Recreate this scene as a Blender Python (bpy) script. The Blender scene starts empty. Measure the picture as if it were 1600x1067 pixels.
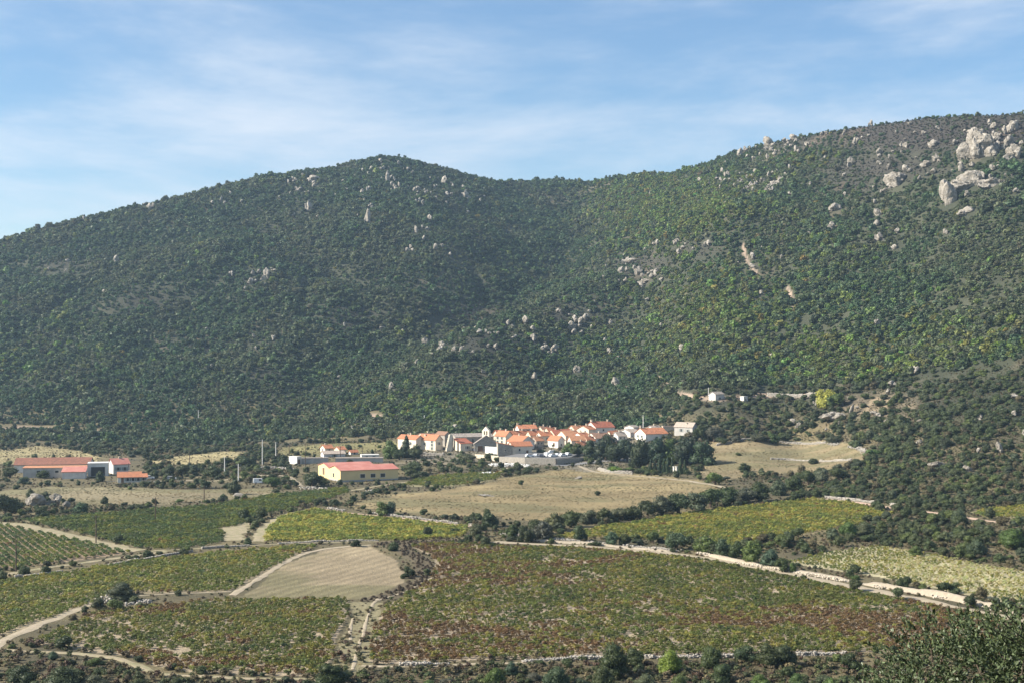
import bpy, math, random
import numpy as np

R = math.radians
rng = np.random.default_rng(7)
random.seed(7)
scene = bpy.context.scene
C = scene.collection

# ------------------------------------------------------------------ camera, sky, sun, exposure
F, CX, HY, CZ = 2200.0, 800.0, 560.0, 48.0          # focal length and horizon row in photo pixels, eye height above the valley
cam_d = bpy.data.cameras.new('camera')
cam_d.sensor_width = 36.0
cam_d.lens = 36.0 * F / 1600.0
cam_d.shift_y = (HY - 533.5) / 1600.0
cam_d.clip_start, cam_d.clip_end = 0.5, 20000
cam = bpy.data.objects.new('camera', cam_d)
cam.location = (0, 0, CZ)
cam.rotation_euler = (R(90), 0, 0)
C.objects.link(cam)
scene.camera = cam

SUN_EL, SUN_AZ = 33.0, -98.0                         # azimuth clockwise from +Y (the view direction): light from the left
world = bpy.data.worlds.new('World')
scene.world = world
world.use_nodes = True
wn, wl = world.node_tree.nodes, world.node_tree.links
wn.clear()

def N(nodes, t, **kw):
    n = nodes.new(t)
    for k, v in kw.items():
        setattr(n, k, v)
    return n

wo = N(wn, 'ShaderNodeOutputWorld')
bg = N(wn, 'ShaderNodeBackground')
bg.inputs['Strength'].default_value = 0.068
sky = N(wn, 'ShaderNodeTexSky')
sky.sky_type = 'NISHITA'
sky.sun_disc = False
sky.sun_elevation = R(SUN_EL)
sky.sun_rotation = R(SUN_AZ)
sky.altitude = 400
sky.air_density = 1.0
sky.dust_density = 0.3
sky.ozone_density = 1.8
# thin cirrus: noise over the sky's directions, drawn out into slightly tilted streaks
tc = N(wn, 'ShaderNodeTexCoord')
mp = N(wn, 'ShaderNodeMapping')
mp.inputs['Rotation'].default_value = (R(4), R(-13), 0)
mp.inputs['Scale'].default_value = (2.2, 2.2, 9.0)
mp.inputs['Location'].default_value = (3.1, 1.2, 5.6)
wl.new(tc.outputs['Generated'], mp.inputs[0])
nz = N(wn, 'ShaderNodeTexNoise')
nz.inputs['Scale'].default_value = 1.0
nz.inputs['Detail'].default_value = 7
nz.inputs['Roughness'].default_value = 0.6
nz.inputs['Distortion'].default_value = 0.2
wl.new(mp.outputs[0], nz.inputs['Vector'])
mr = N(wn, 'ShaderNodeMapRange')
mr.interpolation_type = 'SMOOTHSTEP'
mr.inputs['From Min'].default_value = 0.42
mr.inputs['From Max'].default_value = 0.72
mr.inputs['To Min'].default_value = 0.16
mr.inputs['To Max'].default_value = 0.9
wl.new(nz.outputs['Fac'], mr.inputs['Value'])
cmix = N(wn, 'ShaderNodeMix', data_type='RGBA')
cmix.inputs['B'].default_value = (5.6, 6.05, 6.7, 1)
wl.new(mr.outputs[0], cmix.inputs['Factor'])
hs = N(wn, 'ShaderNodeHueSaturation')
hs.inputs['Saturation'].default_value = 1.36
wl.new(sky.outputs[0], hs.inputs['Color'])
wl.new(hs.outputs[0], cmix.inputs['A'])
wl.new(cmix.outputs['Result'], bg.inputs['Color'])
wl.new(bg.outputs[0], wo.inputs['Surface'])

sl = bpy.data.lights.new('sun', 'SUN')
sl.energy = 5.0
sl.angle = R(0.5)
sl.color = (1.0, 0.93, 0.82)
sun = bpy.data.objects.new('sun', sl)
sun.rotation_euler = (R(90 - SUN_EL), 0, R(180 - SUN_AZ) + math.pi * 0)
sdir = np.array([math.sin(R(SUN_AZ)) * math.cos(R(SUN_EL)), math.cos(R(SUN_AZ)) * math.cos(R(SUN_EL)), math.sin(R(SUN_EL))])
from mathutils import Vector, Matrix, Euler
sun.rotation_euler = Vector(sdir.tolist()).to_track_quat('Z', 'Y').to_euler()
C.objects.link(sun)

vs = scene.view_settings
vs.view_transform = 'Standard'
vs.look = 'None'
vs.exposure = 1.15
vs.gamma = 1.0
vs.use_curve_mapping = False
scene.cycles.use_denoising = True
scene.cycles.max_bounces = 6
scene.cycles.volume_bounces = 0

# ------------------------------------------------------------------ numeric helpers
def hash2(ix, iy, seed):
    h = (ix.astype(np.int64) * 374761393 + iy.astype(np.int64) * 668265263 + seed * 1442695041) & 0xffffffff
    h = ((h ^ (h >> 13)) * 1274126177) & 0xffffffff
    h = h ^ (h >> 16)
    return (h & 0xffff) / 65535.0

def vnoise(x, y, seed=0):
    x = np.asarray(x, float); y = np.asarray(y, float)
    ix, iy = np.floor(x), np.floor(y)
    fx, fy = x - ix, y - iy
    fx = fx * fx * (3 - 2 * fx); fy = fy * fy * (3 - 2 * fy)
    a, b = hash2(ix, iy, seed), hash2(ix + 1, iy, seed)
    c, d = hash2(ix, iy + 1, seed), hash2(ix + 1, iy + 1, seed)
    return (a + (b - a) * fx) * (1 - fy) + (c + (d - c) * fx) * fy

def fbm(x, y, seed=0, octv=4, gain=0.5):
    s, a, t = 0.0, 1.0, 0.0
    for k in range(octv):
        s = s + a * vnoise(np.asarray(x) * 2 ** k + 17.3 * k, np.asarray(y) * 2 ** k - 9.1 * k, seed + k)
        t += a; a *= gain
    return s / t

def sstep(a, b, x):
    t = np.clip((np.asarray(x, float) - a) / (b - a), 0, 1)
    return t * t * (3 - 2 * t)

def pchip(xk, yk, x):
    """monotone cubic through the knots, linear outside"""
    xk = np.asarray(xk, float); yk = np.asarray(yk, float)
    h = np.diff(xk); d = np.diff(yk) / h
    m = np.zeros(len(xk)); m[0], m[-1] = d[0], d[-1]
    for i in range(1, len(xk) - 1):
        m[i] = 0 if d[i - 1] * d[i] <= 0 else 3 * (h[i - 1] + h[i]) / ((2 * h[i] + h[i - 1]) / d[i - 1] + (h[i] + 2 * h[i - 1]) / d[i])
    x = np.asarray(x, float)
    i = np.clip(np.searchsorted(xk, x) - 1, 0, len(xk) - 2)
    t = (x - xk[i]) / h[i]
    t2, t3 = t * t, t * t * t
    y = (2 * t3 - 3 * t2 + 1) * yk[i] + (t3 - 2 * t2 + t) * h[i] * m[i] + (-2 * t3 + 3 * t2) * yk[i + 1] + (t3 - t2) * h[i] * m[i + 1]
    y = np.where(x < xk[0], yk[0] + m[0] * (x - xk[0]), y)
    return np.where(x > xk[-1], yk[-1] + m[-1] * (x - xk[-1]), y)

def inpoly(px, py, poly):
    px = np.asarray(px, float); py = np.asarray(py, float)
    r = np.zeros(px.shape, bool)
    n = len(poly)
    for i in range(n):
        x1, y1 = poly[i]; x2, y2 = poly[(i + 1) % n]
        if y1 == y2:
            continue
        c = ((y1 > py) != (y2 > py)) & (px < (x2 - x1) * (py - y1) / (y2 - y1) + x1)
        r ^= c
    return r

def dist_poly(px, py, line):
    """distance to a polyline, and how far along"""
    best = np.full(np.shape(px), 1e9)
    for (x1, y1), (x2, y2) in zip(line[:-1], line[1:]):
        dx, dy = x2 - x1, y2 - y1
        t = np.clip(((px - x1) * dx + (py - y1) * dy) / (dx * dx + dy * dy + 1e-9), 0, 1)
        best = np.minimum(best, np.hypot(px - x1 - t * dx, py - y1 - t * dy))
    return best

# ------------------------------------------------------------------ terrain: heights over a fan of bearings, then a world height field
SKY = [(-300, 470), (0, 379), (100, 350), (200, 327), (300, 305), (400, 280), (500, 267), (560, 253), (600, 245), (640, 251), (700, 267), (760, 282), (800, 287), (870, 283), (920, 287), (960, 278), (1000, 274), (1050, 273), (1100, 257), (1150, 240), (1200, 226), (1250, 216), (1300, 206), (1350, 199), (1400, 192), (1450, 185), (1500, 182), (1550, 181), (1600, 179), (1900, 176)]
RID = [(-300, 1150), (0, 1250), (300, 1380), (600, 1500), (870, 1650), (1000, 1550), (1100, 1450), (1200, 1330), (1300, 1230), (1400, 1150), (1500, 1090), (1600, 1050), (1900, 1000)]
COLS = {
    -300: [(740, 703), (830, 675), (950, 600)],
    0: [(740, 703), (810, 685), (900, 622), (1050, 515)],
    200: [(740, 703), (810, 690), (900, 630), (1050, 510), (1200, 410)],
    400: [(700, 711), (800, 690), (880, 645), (1000, 555), (1200, 410)],
    600: [(660, 720), (740, 690), (800, 664), (950, 580), (1150, 445), (1350, 320)],
    700: [(640, 725), (700, 700), (740, 680), (800, 656), (950, 575), (1150, 450), (1380, 325)],
    870: [(640, 725), (700, 698), (740, 678), (800, 652), (900, 600), (1050, 520), (1200, 440), (1400, 350)],
    1000: [(640, 725), (700, 697), (740, 675), (800, 645), (900, 590), (1050, 500), (1200, 415), (1400, 318)],
    1100: [(600, 735), (690, 690), (720, 664), (760, 630), (850, 567), (1000, 455), (1200, 345)],
    1250: [(540, 752), (600, 731), (660, 705), (690, 688), (720, 655), (760, 615), (850, 540), (1000, 405), (1150, 292)],
    1400: [(480, 775), (540, 733), (600, 693), (660, 645), (720, 590), (800, 520), (950, 380)],
    1600: [(430, 803), (500, 745), (560, 676), (640, 590), (760, 450), (900, 312)],
    1900: [(300, 908), (430, 797), (560, 660), (700, 500), (850, 320)],
}
NEAR = [(-400, 62.0), (-30, 50.0), (0, 46.35), (4, 45.2), (9, 42.2), (20, 36), (60, 21), (150, 4.5), (185, 1.6), (212, 0.0), (240, 0.0), (380, 0.0)]

_rk = np.arange(-420, 2021, 5.0); _rv = np.interp(_rk, [a for a, _ in RID], [b for _, b in RID])
_rh = np.hanning(43)[1:-1]; _rv = np.convolve(np.pad(_rv, 20, 'edge'), _rh / _rh.sum(), 'valid')
RID = list(zip(_rk.tolist(), _rv.tolist()))

def tab(t, u):
    return np.interp(u, [a for a, _ in t], [b for _, b in t])

NT = 400
_ts = np.linspace(0, 1, NT)
_us = sorted(COLS)
_prof = []
for u in _us:
    yr = float(tab(RID, u)); sy = float(tab(SKY, u))
    kn = [(a, b) for a, b in NEAR if a >= 0 and a < COLS[u][0][0] - 30]
    kn += [(Y, CZ + (HY - y) / F * Y) for Y, y in COLS[u]]
    kn.append((yr, CZ + (HY - sy) / F * yr))
    _prof.append(pchip([k[0] for k in kn], [k[1] for k in kn], _ts * yr))
_prof = np.array(_prof)                                  # columns x NT

UMIN, UMAX = -420, 2020
_ug = np.linspace(UMIN, UMAX, 489)                       # bearings every 5 px
_tab = np.array([pchip(_us, _prof[:, k], np.clip(_ug, -300, 1900)) for k in range(NT)]).T     # 489 x NT

_k = np.hanning(19)[1:-1]; _k /= _k.sum()
_tab = np.array([np.convolve(np.pad(_tab[:, k], 8, 'edge'), _k, 'valid') for k in range(NT)]).T

def z_smooth(u, Y):
    u = np.clip(u, UMIN, UMAX - 0.01); yr = tab(RID, u)
    t = np.clip(Y / yr, 0, 1) * (NT - 1)
    i = np.clip(((u - UMIN) / 5).astype(int), 0, 487); fu = (u - UMIN) / 5 - i
    j = np.clip(t.astype(int), 0, NT - 2); ft = t - j
    z = (_tab[i, j] * (1 - ft) + _tab[i, j + 1] * ft) * (1 - fu) + (_tab[i + 1, j] * (1 - ft) + _tab[i + 1, j + 1] * ft) * fu
    over = np.maximum(Y - yr, 0)
    return z - over * over / (over + 60) * 0.45

def px_of(X, Y, Z):
    return CX + F * X / Y, HY - F * (Z - CZ) / Y

SPUR, RAV = [], []
def z_at(X, Y, full=True):
    X = np.asarray(X, float); Y = np.asarray(Y, float)
    u = CX + F * X / np.maximum(Y, 1.0)
    z = z_smooth(np.asarray(u), np.maximum(Y, 0))
    z = np.where(Y < 30, np.interp(Y, [a for a, _ in NEAR], [b for _, b in NEAR]), z)
    m = sstep(8, 60, z) * (Y > 400)
    yr = tab(RID, u)
    top = 1 - 0.85 * sstep(0.82, 1.0, Y / yr)
    rel = (fbm(X / 130, Y / 150, 3, 3) - 0.5)
    rav = 1 - 2 * np.abs(fbm(X / 95 + 4, Y / 190, 11, 3) - 0.5)
    z = z + m * top * (rel * 20 - (rav ** 3) * 10 + 4 + (fbm(X / 24, Y / 24, 5, 3) - 0.5) * 5)
    if full and SPUR:
        z = z + 21 * np.exp(-(dist_poly(X, Y, SPUR) / 46) ** 2) - 18 * np.exp(-(dist_poly(X, Y, RAV) / 55) ** 2)
    lo = (Y > 160) * (1 - m)
    z = z + lo * ((fbm(X / 45, Y / 45, 21, 3) - 0.5) * 0.9 + (fbm(X / 7, Y / 7, 22, 2) - 0.5) * 0.25)
    return z

def at(u, y, y0=150.0, full=True):
    """the first ground point seen through a photo pixel"""
    Ys = np.concatenate([np.arange(y0, 700, 1.0), np.arange(700, 1750, 2.0)])
    Xs = (u - CX) / F * Ys
    yy = HY - F * (z_at(Xs, Ys, full) - CZ) / Ys
    k = np.argmax(yy <= y)
    if yy[k] > y:
        k = int(np.argmin(yy))
    elif k > 0:
        f = (yy[k - 1] - y) / max(yy[k - 1] - yy[k], 1e-6)
        Yv = Ys[k - 1] + f * (Ys[k] - Ys[k - 1])
        Xv = (u - CX) / F * Yv
        return float(Xv), float(Yv), float(z_at(Xv, Yv, full))
    return float(Xs[k]), float(Ys[k]), float(z_at(Xs[k], Ys[k], full))

SPUR += [at(u, y, full=False)[:2] for u, y in [(1120, 375), (1040, 405), (950, 460), (850, 515), (760, 548), (670, 585)]]
RAV += [at(u, y, full=False)[:2] for u, y in [(880, 310), (900, 370), (860, 430), (760, 485), (660, 525), (590, 580)]]

# ------------------------------------------------------------------ materials
def mat(name):
    m = bpy.data.materials.new(name)
    m.use_nodes = True
    nt = m.node_tree
    b = nt.nodes['Principled BSDF']
    b.inputs['Roughness'].default_value = 0.85
    b.inputs['Specular IOR Level'].default_value = 0.2
    return m, nt.nodes, nt.links, b

def mulcol(nodes, links, a, fac_out, lo, hi):
    """colour a scaled by a 0..1 value mapped to lo..hi"""
    r = N(nodes, 'ShaderNodeMapRange')
    r.inputs['To Min'].default_value = lo; r.inputs['To Max'].default_value = hi
    links.new(fac_out, r.inputs['Value'])
    mx = N(nodes, 'ShaderNodeMix', data_type='RGBA', blend_type='MULTIPLY')
    mx.inputs['Factor'].default_value = 1
    links.new(a, mx.inputs['A'])
    links.new(r.outputs[0], mx.inputs['B'])
    return mx.outputs['Result']

def noise_node(nodes, links, scale, detail=4, vec=None, rough=0.55):
    n = N(nodes, 'ShaderNodeTexNoise')
    n.inputs['Scale'].default_value = scale
    n.inputs['Detail'].default_value = detail
    n.inputs['Roughness'].default_value = rough
    if vec is not None:
        links.new(vec, n.inputs['Vector'])
    return n.outputs['Fac']

def leaf_mat(name, source, trans=0.28, rough=0.55, const=None, vary=(0.6, 1.4)):
    m, nd, lk, b = mat(name)
    if source == 'instance':
        a = N(nd, 'ShaderNodeAttribute', attribute_type='INSTANCER', attribute_name='tint'); col = a.outputs['Color']
    elif source == 'object':
        col = N(nd, 'ShaderNodeObjectInfo').outputs['Color']
    else:
        q = N(nd, 'ShaderNodeRGB'); q.outputs[0].default_value = (*const, 1); col = q.outputs[0]
    v = N(nd, 'ShaderNodeAttribute', attribute_name='leafvar')
    col = mulcol(nd, lk, col, v.outputs['Fac'], *vary)
    lk.new(col, b.inputs['Base Color'])
    b.inputs['Roughness'].default_value = rough
    b.inputs['Specular IOR Level'].default_value = 0.25
    if trans > 0:
        t = N(nd, 'ShaderNodeBsdfTranslucent'); lk.new(col, t.inputs['Color'])
        mx = N(nd, 'ShaderNodeMixShader'); mx.inputs[0].default_value = trans
        lk.new(b.outputs[0], mx.inputs[1]); lk.new(t.outputs[0], mx.inputs[2])
        lk.new(mx.outputs[0], nd['Material Output'].inputs['Surface'])
    return m

def ground_mat(name):
    m, nd, lk, b = mat(name)
    a = N(nd, 'ShaderNodeAttribute', attribute_name='albedo')
    pos = N(nd, 'ShaderNodeNewGeometry').outputs['Position']
    c = mulcol(nd, lk, a.outputs['Color'], noise_node(nd, lk, 0.8, 6, pos, 0.7), 0.55, 1.42)
    c = mulcol(nd, lk, c, noise_node(nd, lk, 0.06, 4, pos), 0.75, 1.22)
    lk.new(c, b.inputs['Base Color'])
    bp = N(nd, 'ShaderNodeBump'); bp.inputs['Distance'].default_value = 0.5; bp.inputs['Strength'].default_value = 0.9
    lk.new(noise_node(nd, lk, 1.6, 5, pos, 0.7), bp.inputs['Height'])
    lk.new(bp.outputs[0], b.inputs['Normal'])
    b.inputs['Roughness'].default_value = 0.95
    return m

def plain_mat(name, col, lo=0.75, hi=1.2, scale=1.2, rough=0.85, bump=0.0, col2=None, big=0.0):
    """a weathered one-colour surface"""
    m, nd, lk, b = mat(name)
    pos = N(nd, 'ShaderNodeNewGeometry').outputs['Position']
    q = N(nd, 'ShaderNodeRGB'); q.outputs[0].default_value = (*col, 1); c = q.outputs[0]
    if col2:
        mx = N(nd, 'ShaderNodeMix', data_type='RGBA')
        cr = N(nd, 'ShaderNodeMapRange'); cr.inputs['From Min'].default_value = 0.42; cr.inputs['From Max'].default_value = 0.6
        lk.new(noise_node(nd, lk, scale * 0.7, 5, pos, 0.65), cr.inputs['Value'])
        lk.new(cr.outputs[0], mx.inputs['Factor']); lk.new(c, mx.inputs['A']); mx.inputs['B'].default_value = (*col2, 1)
        c = mx.outputs['Result']
    c = mulcol(nd, lk, c, noise_node(nd, lk, scale, 6, pos, 0.65), lo, hi)
    lk.new(c, b.inputs['Base Color'])
    b.inputs['Roughness'].default_value = rough
    if bump:
        bp = N(nd, 'ShaderNodeBump'); bp.inputs['Distance'].default_value = bump
        lk.new(noise_node(nd, lk, scale * 3, 6, pos, 0.7), bp.inputs['Height'])
        lk.new(bp.outputs[0], b.inputs['Normal'])
    return m

def roof_mat(name, col, col2):
    """canal tiles: ribs run down the slope (object x across), rows by noise"""
    m, nd, lk, b = mat(name)
    tcn = N(nd, 'ShaderNodeTexCoord')
    mpn = N(nd, 'ShaderNodeMapping')
    lk.new(tcn.outputs['Object'], mpn.inputs[0])
    w = N(nd, 'ShaderNodeTexWave', wave_type='BANDS', bands_direction='X')
    w.inputs['Scale'].default_value = 1.3; w.inputs['Distortion'].default_value = 0.4
    lk.new(mpn.outputs[0], w.inputs['Vector'])
    mx = N(nd, 'ShaderNodeMix', data_type='RGBA')
    mx.inputs['A'].default_value = (*col, 1); mx.inputs['B'].default_value = (*col2, 1)
    cr = N(nd, 'ShaderNodeMapRange'); cr.inputs['From Min'].default_value = 0.35; cr.inputs['From Max'].default_value = 0.66
    lk.new(noise_node(nd, lk, 0.9, 6, tcn.outputs['Object'], 0.7), cr.inputs['Value'])
    lk.new(cr.outputs[0], mx.inputs['Factor'])
    c = mulcol(nd, lk, mx.outputs['Result'], w.outputs['Fac'], 0.78, 1.08)
    c = mulcol(nd, lk, c, noise_node(nd, lk, 3.5, 3, tcn.outputs['Object']), 0.7, 1.25)
    lk.new(c, b.inputs['Base Color'])
    bp = N(nd, 'ShaderNodeBump'); bp.inputs['Distance'].default_value = 0.12
    lk.new(w.outputs['Fac'], bp.inputs['Height']); lk.new(bp.outputs[0], b.inputs['Normal'])
    return m

LEAF_I = leaf_mat('foliage_mass', 'instance')
LEAF_O = leaf_mat('foliage', 'object')
VINE_I = leaf_mat('vine_leaves_mass', 'instance', 0.3, 0.5, vary=(0.72, 1.28))
VINE_O = leaf_mat('vine_leaves', 'object', 0.3, 0.5, vary=(0.72, 1.28))
BARK = plain_mat('bark', (0.10, 0.075, 0.055), 0.6, 1.3, 6, 0.95)
GROUND = ground_mat('ground')
ROCK = plain_mat('granite', (0.53, 0.48, 0.41), 0.5, 1.25, 0.6, 0.9, 1.6, (0.30, 0.265, 0.21))
ROCK_N = plain_mat('field_stone', (0.40, 0.365, 0.31), 0.6, 1.25, 2.5, 0.9, 0.08, (0.34, 0.31, 0.27))
DIRT = plain_mat('pale_dirt', (0.37, 0.305, 0.22), 0.55, 1.3, 0.9, 0.95, 0.1, (0.33, 0.28, 0.19))
TRACK = plain_mat('grassy_track', (0.33, 0.27, 0.18), 0.65, 1.25, 0.8, 0.95, 0.1, (0.24, 0.22, 0.12))
ASPH = plain_mat('worn_asphalt', (0.19, 0.185, 0.18), 0.8, 1.2, 0.8, 0.9)
PINKD = plain_mat('pink_earth', (0.46, 0.33, 0.24), 0.7, 1.2, 0.8, 0.95, 0.1)

# ------------------------------------------------------------------ mesh helpers
def mesh_np(name, V, faces, mats=None, smooth=False):
    me = bpy.data.meshes.new(name)
    me.from_pydata([tuple(v) for v in np.asarray(V, float)], [], [tuple(int(i) for i in f) for f in faces])
    for mm in (mats or []):
        me.materials.append(mm)
    if smooth:
        me.polygons.foreach_set('use_smooth', np.ones(len(me.polygons), bool))
    me.update()
    return me

def quads_np(name, V, Q, m=None, smooth=False):
    me = bpy.data.meshes.new(name)
    n, k = len(Q), Q.shape[1]
    me.vertices.add(len(V)); me.vertices.foreach_set('co', np.asarray(V, np.float32).ravel())
    me.loops.add(n * k); me.loops.foreach_set('vertex_index', np.asarray(Q, np.int32).ravel())
    me.polygons.add(n)
    me.polygons.foreach_set('loop_start', np.arange(0, n * k, k, dtype=np.int32))
    me.polygons.foreach_set('loop_total', np.full(n, k, np.int32))
    if smooth:
        me.polygons.foreach_set('use_smooth', np.ones(n, bool))
    if m:
        me.materials.append(m)
    me.update(calc_edges=True)
    me.validate()
    return me

def link(name, me, parent=None, loc=None, label=None, cat=None, group=None, kind=None, rz=0.0, scale=None, color=None):
    o = bpy.data.objects.new(name, me)
    C.objects.link(o)
    if parent is not None:
        o.parent = parent
    if loc is not None:
        o.location = loc
    if rz:
        o.rotation_euler = (0, 0, rz)
    if scale is not None:
        o.scale = scale if isinstance(scale, (tuple, list)) else (scale,) * 3
    if color is not None:
        o.color = (*color, 1)
    if label:
        o['label'] = label
    if cat:
        o['category'] = cat
    if group:
        o['group'] = group
    if kind:
        o['kind'] = kind
    return o

class MB:
    """collects boxes, tubes and quads into one mesh"""
    def __init__(s):
        s.v, s.f = [], []
    def add(s, V, Fc):
        o = len(s.v)
        s.v += [tuple(v) for v in V]; s.f += [tuple(i + o for i in f) for f in Fc]
        return s
    def box(s, a, b):
        x0, y0, z0 = a; x1, y1, z1 = b
        return s.add([(x0, y0, z0), (x1, y0, z0), (x1, y1, z0), (x0, y1, z0), (x0, y0, z1), (x1, y0, z1), (x1, y1, z1), (x0, y1, z1)],
                     [(3, 2, 1, 0), (4, 5, 6, 7), (0, 1, 5, 4), (1, 2, 6, 5), (2, 3, 7, 6), (3, 0, 4, 7)])
    def prism(s, poly, axis_vec):
        """poly (3-D points) swept along a vector"""
        n = len(poly); A = [Vector(p) for p in poly]; B = [p + Vector(axis_vec) for p in A]
        return s.add([tuple(p) for p in A + B], [tuple(range(n))[::-1], tuple(range(n, 2 * n))] + [(i, (i + 1) % n, n + (i + 1) % n, n + i) for i in range(n)])
    def tube(s, pts, rad, k=6, cap=True):
        pts = [Vector(p) for p in pts]
        ring = []
        for i, p in enumerate(pts):
            t = (pts[min(i + 1, len(pts) - 1)] - pts[max(i - 1, 0)]).normalized()
            a = t.orthogonal().normalized(); b = t.cross(a)
            r = rad[i] if isinstance(rad, (list, tuple)) else rad
            ring.append([p + (a * math.cos(2 * math.pi * j / k) + b * math.sin(2 * math.pi * j / k)) * r for j in range(k)])
        V = [tuple(q) for rr in ring for q in rr]
        Fc = [(i * k + j, i * k + (j + 1) % k, (i + 1) * k + (j + 1) % k, (i + 1) * k + j) for i in range(len(pts) - 1) for j in range(k)]
        if cap:
            Fc += [tuple(range(k))[::-1], tuple((len(pts) - 1) * k + j for j in range(k))]
        return s.add(V, Fc)
    def mesh(s, name, m, smooth=False):
        return mesh_np(name, s.v, s.f, [m], smooth)

def ico(sub):
    import bmesh
    bm = bmesh.new()
    bmesh.ops.create_icosphere(bm, subdivisions=sub, radius=1)
    V = np.array([v.co[:] for v in bm.verts]); Fc = np.array([[v.index for v in f.verts] for f in bm.faces])
    bm.free()
    return V, Fc

def noise3(P, s, seed):
    return (fbm(P[:, 0] * s + P[:, 2] * 0.7 * s, P[:, 1] * s - P[:, 2] * 0.6 * s, seed, 3) + fbm(P[:, 1] * s + 7, P[:, 2] * s + 3, seed + 9, 3) + fbm(P[:, 2] * s - 5, P[:, 0] * s + 1, seed + 18, 3)) / 3 - 0.5

# ------------------------------------------------------------------ ground cover map, in photo rows and columns over the height field
V1 = [(640, 852), (700, 846), (775, 852), (900, 856), (1000, 863), (1110, 876), (1240, 903), (1330, 922), (1450, 945), (1545, 962), (1600, 980), (1600, 1000), (1500, 1018), (1320, 1019), (1180, 1022), (1000, 1024), (760, 1030), (600, 1036), (576, 1032), (585, 985), (604, 945), (640, 928), (676, 905), (682, 880), (672, 866)]
V2 = [(52, 1003), (150, 958), (215, 950), (330, 938), (372, 938), (460, 937), (545, 936), (540, 965), (524, 1000), (520, 1028), (492, 1056), (300, 1050), (235, 1038), (205, 1024), (110, 1013)]
V3 = [(-200, 950), (-200, 925), (0, 908), (130, 890), (250, 872), (400, 858), (500, 852), (455, 868), (410, 897), (362, 922), (300, 925), (200, 926), (160, 936), (70, 968), (0, 995), (-200, 1060)]
V4 = [(-200, 820), (10, 820), (90, 837), (205, 863), (150, 870), (0, 892), (-200, 915)]
V5 = [(30, 812), (110, 806), (200, 798), (330, 790), (420, 774), (545, 762), (545, 770), (470, 790), (420, 802), (385, 818), (345, 826), (352, 846), (300, 857), (235, 858), (215, 856), (120, 832)]
V6 = [(424, 820), (440, 808), (492, 796), (560, 806), (640, 813), (735, 824), (722, 838), (630, 845), (505, 846), (412, 845)]
V7 = [(860, 842), (905, 832), (960, 820), (1040, 808), (1150, 792), (1270, 780), (1330, 786), (1395, 803), (1330, 822), (1260, 835), (1190, 843), (1140, 858), (1060, 846), (960, 840)]
V8 = [(1232, 878), (1290, 862), (1372, 853), (1440, 862), (1530, 882), (1600, 893), (1800, 920), (1800, 990), (1600, 945), (1480, 922), (1360, 898), (1280, 886)]
V9 = [(1512, 800), (1560, 793), (1600, 790), (1700, 790), (1700, 812), (1600, 810), (1540, 808)]
V10 = [(620, 758), (680, 744), (760, 738), (800, 740), (760, 752), (700, 760)]
F1 = [(372, 934), (420, 897), (460, 872), (505, 857), (578, 852), (612, 870), (628, 895), (628, 915), (600, 928), (565, 936)]
M1 = [(545, 792), (585, 778), (700, 765), (800, 745), (905, 728), (960, 738), (1090, 748), (1122, 764), (1090, 778), (1000, 792), (930, 805), (850, 815), (760, 806), (700, 806), (600, 797)]
M2 = [(1112, 690), (1240, 688), (1335, 692), (1365, 712), (1330, 732), (1230, 738), (1130, 748), (1090, 744), (1110, 722)]
M3 = [(-200, 772), (0, 768), (90, 760), (300, 764), (420, 762), (430, 768), (380, 780), (250, 786), (150, 790), (60, 778), (-200, 790)]
M4 = [(-200, 710), (0, 704), (60, 697), (120, 703), (162, 715), (150, 726), (40, 722), (-200, 735)]
M5 = [(232, 722), (290, 712), (350, 704), (385, 706), (370, 718), (300, 726)]
M6 = [(400, 706), (470, 694), (620, 690), (640, 700), (560, 706), (430, 716)]
DARKG = [(588, 850), (660, 836), (742, 846), (742, 852), (690, 848), (640, 856), (680, 880), (672, 905), (640, 926), (600, 938), (560, 940), (640, 905), (645, 880), (622, 862)]
TRACKG = [(545, 940), (600, 942), (590, 985), (575, 1035), (545, 1055), (500, 1055), (526, 1028), (530, 1000), (548, 965)]
VILL = [(600, 712), (640, 700), (700, 690), (800, 668), (900, 662), (1010, 664), (1040, 690), (1000, 715), (920, 738), (860, 730), (740, 722), (640, 722)]
SCRUB_R = [(1000, 880), (1280, 760), (1380, 700), (1340, 640), (1600, 560), (2000, 560), (2000, 1000), (1600, 900), (1400, 850)]
TERR = [(1130, 640), (1330, 640), (1340, 690), (1120, 690)]
HEATH = [(1420, 210, 190, 34, 0.85), (1560, 205, 120, 34, 0.85), (1300, 225, 120, 20, 0.6), (1380, 262, 110, 22, 0.7), (1330, 290, 60, 20, 0.5), (790, 535, 90, 24, 0.45), (720, 490, 55, 20, 0.35), (560, 500, 60, 26, 0.4), (230, 470, 50, 16, 0.4), (95, 415, 40, 8, 0.5), (880, 490, 60, 16, 0.4), (1000, 415, 55, 24, 0.55), (1090, 390, 40, 14, 0.45), (310, 540, 60, 20, 0.35), (1440, 640, 90, 30, 0.3), (1500, 700, 100, 60, 0.1), (1330, 630, 50, 16, 0.7), (410, 590, 40, 20, 0.3)]
TRAILS = [([(1161, 384), (1164, 400), (1171, 416), (1186, 432)], 2.6), ([(1232, 452), (1236, 466), (1242, 482)], 3.0), ([(1030, 591), (1040, 600), (1048, 608)], 2.5), ([(580, 648), (600, 652)], 3), ([(1060, 616), (1120, 624), (1180, 617), (1270, 617), (1290, 628)], 4), ([(0, 668), (90, 669), (160, 674)], 2.0)]

def region(px, py, ellipses):
    s = np.zeros(np.shape(px))
    for (cx, cy, rx, ry, w) in ellipses:
        s = np.maximum(s, w * np.exp(-(((px - cx) / rx) ** 2 + ((py - cy) / ry) ** 2) ** 1.5))
    return s

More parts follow.
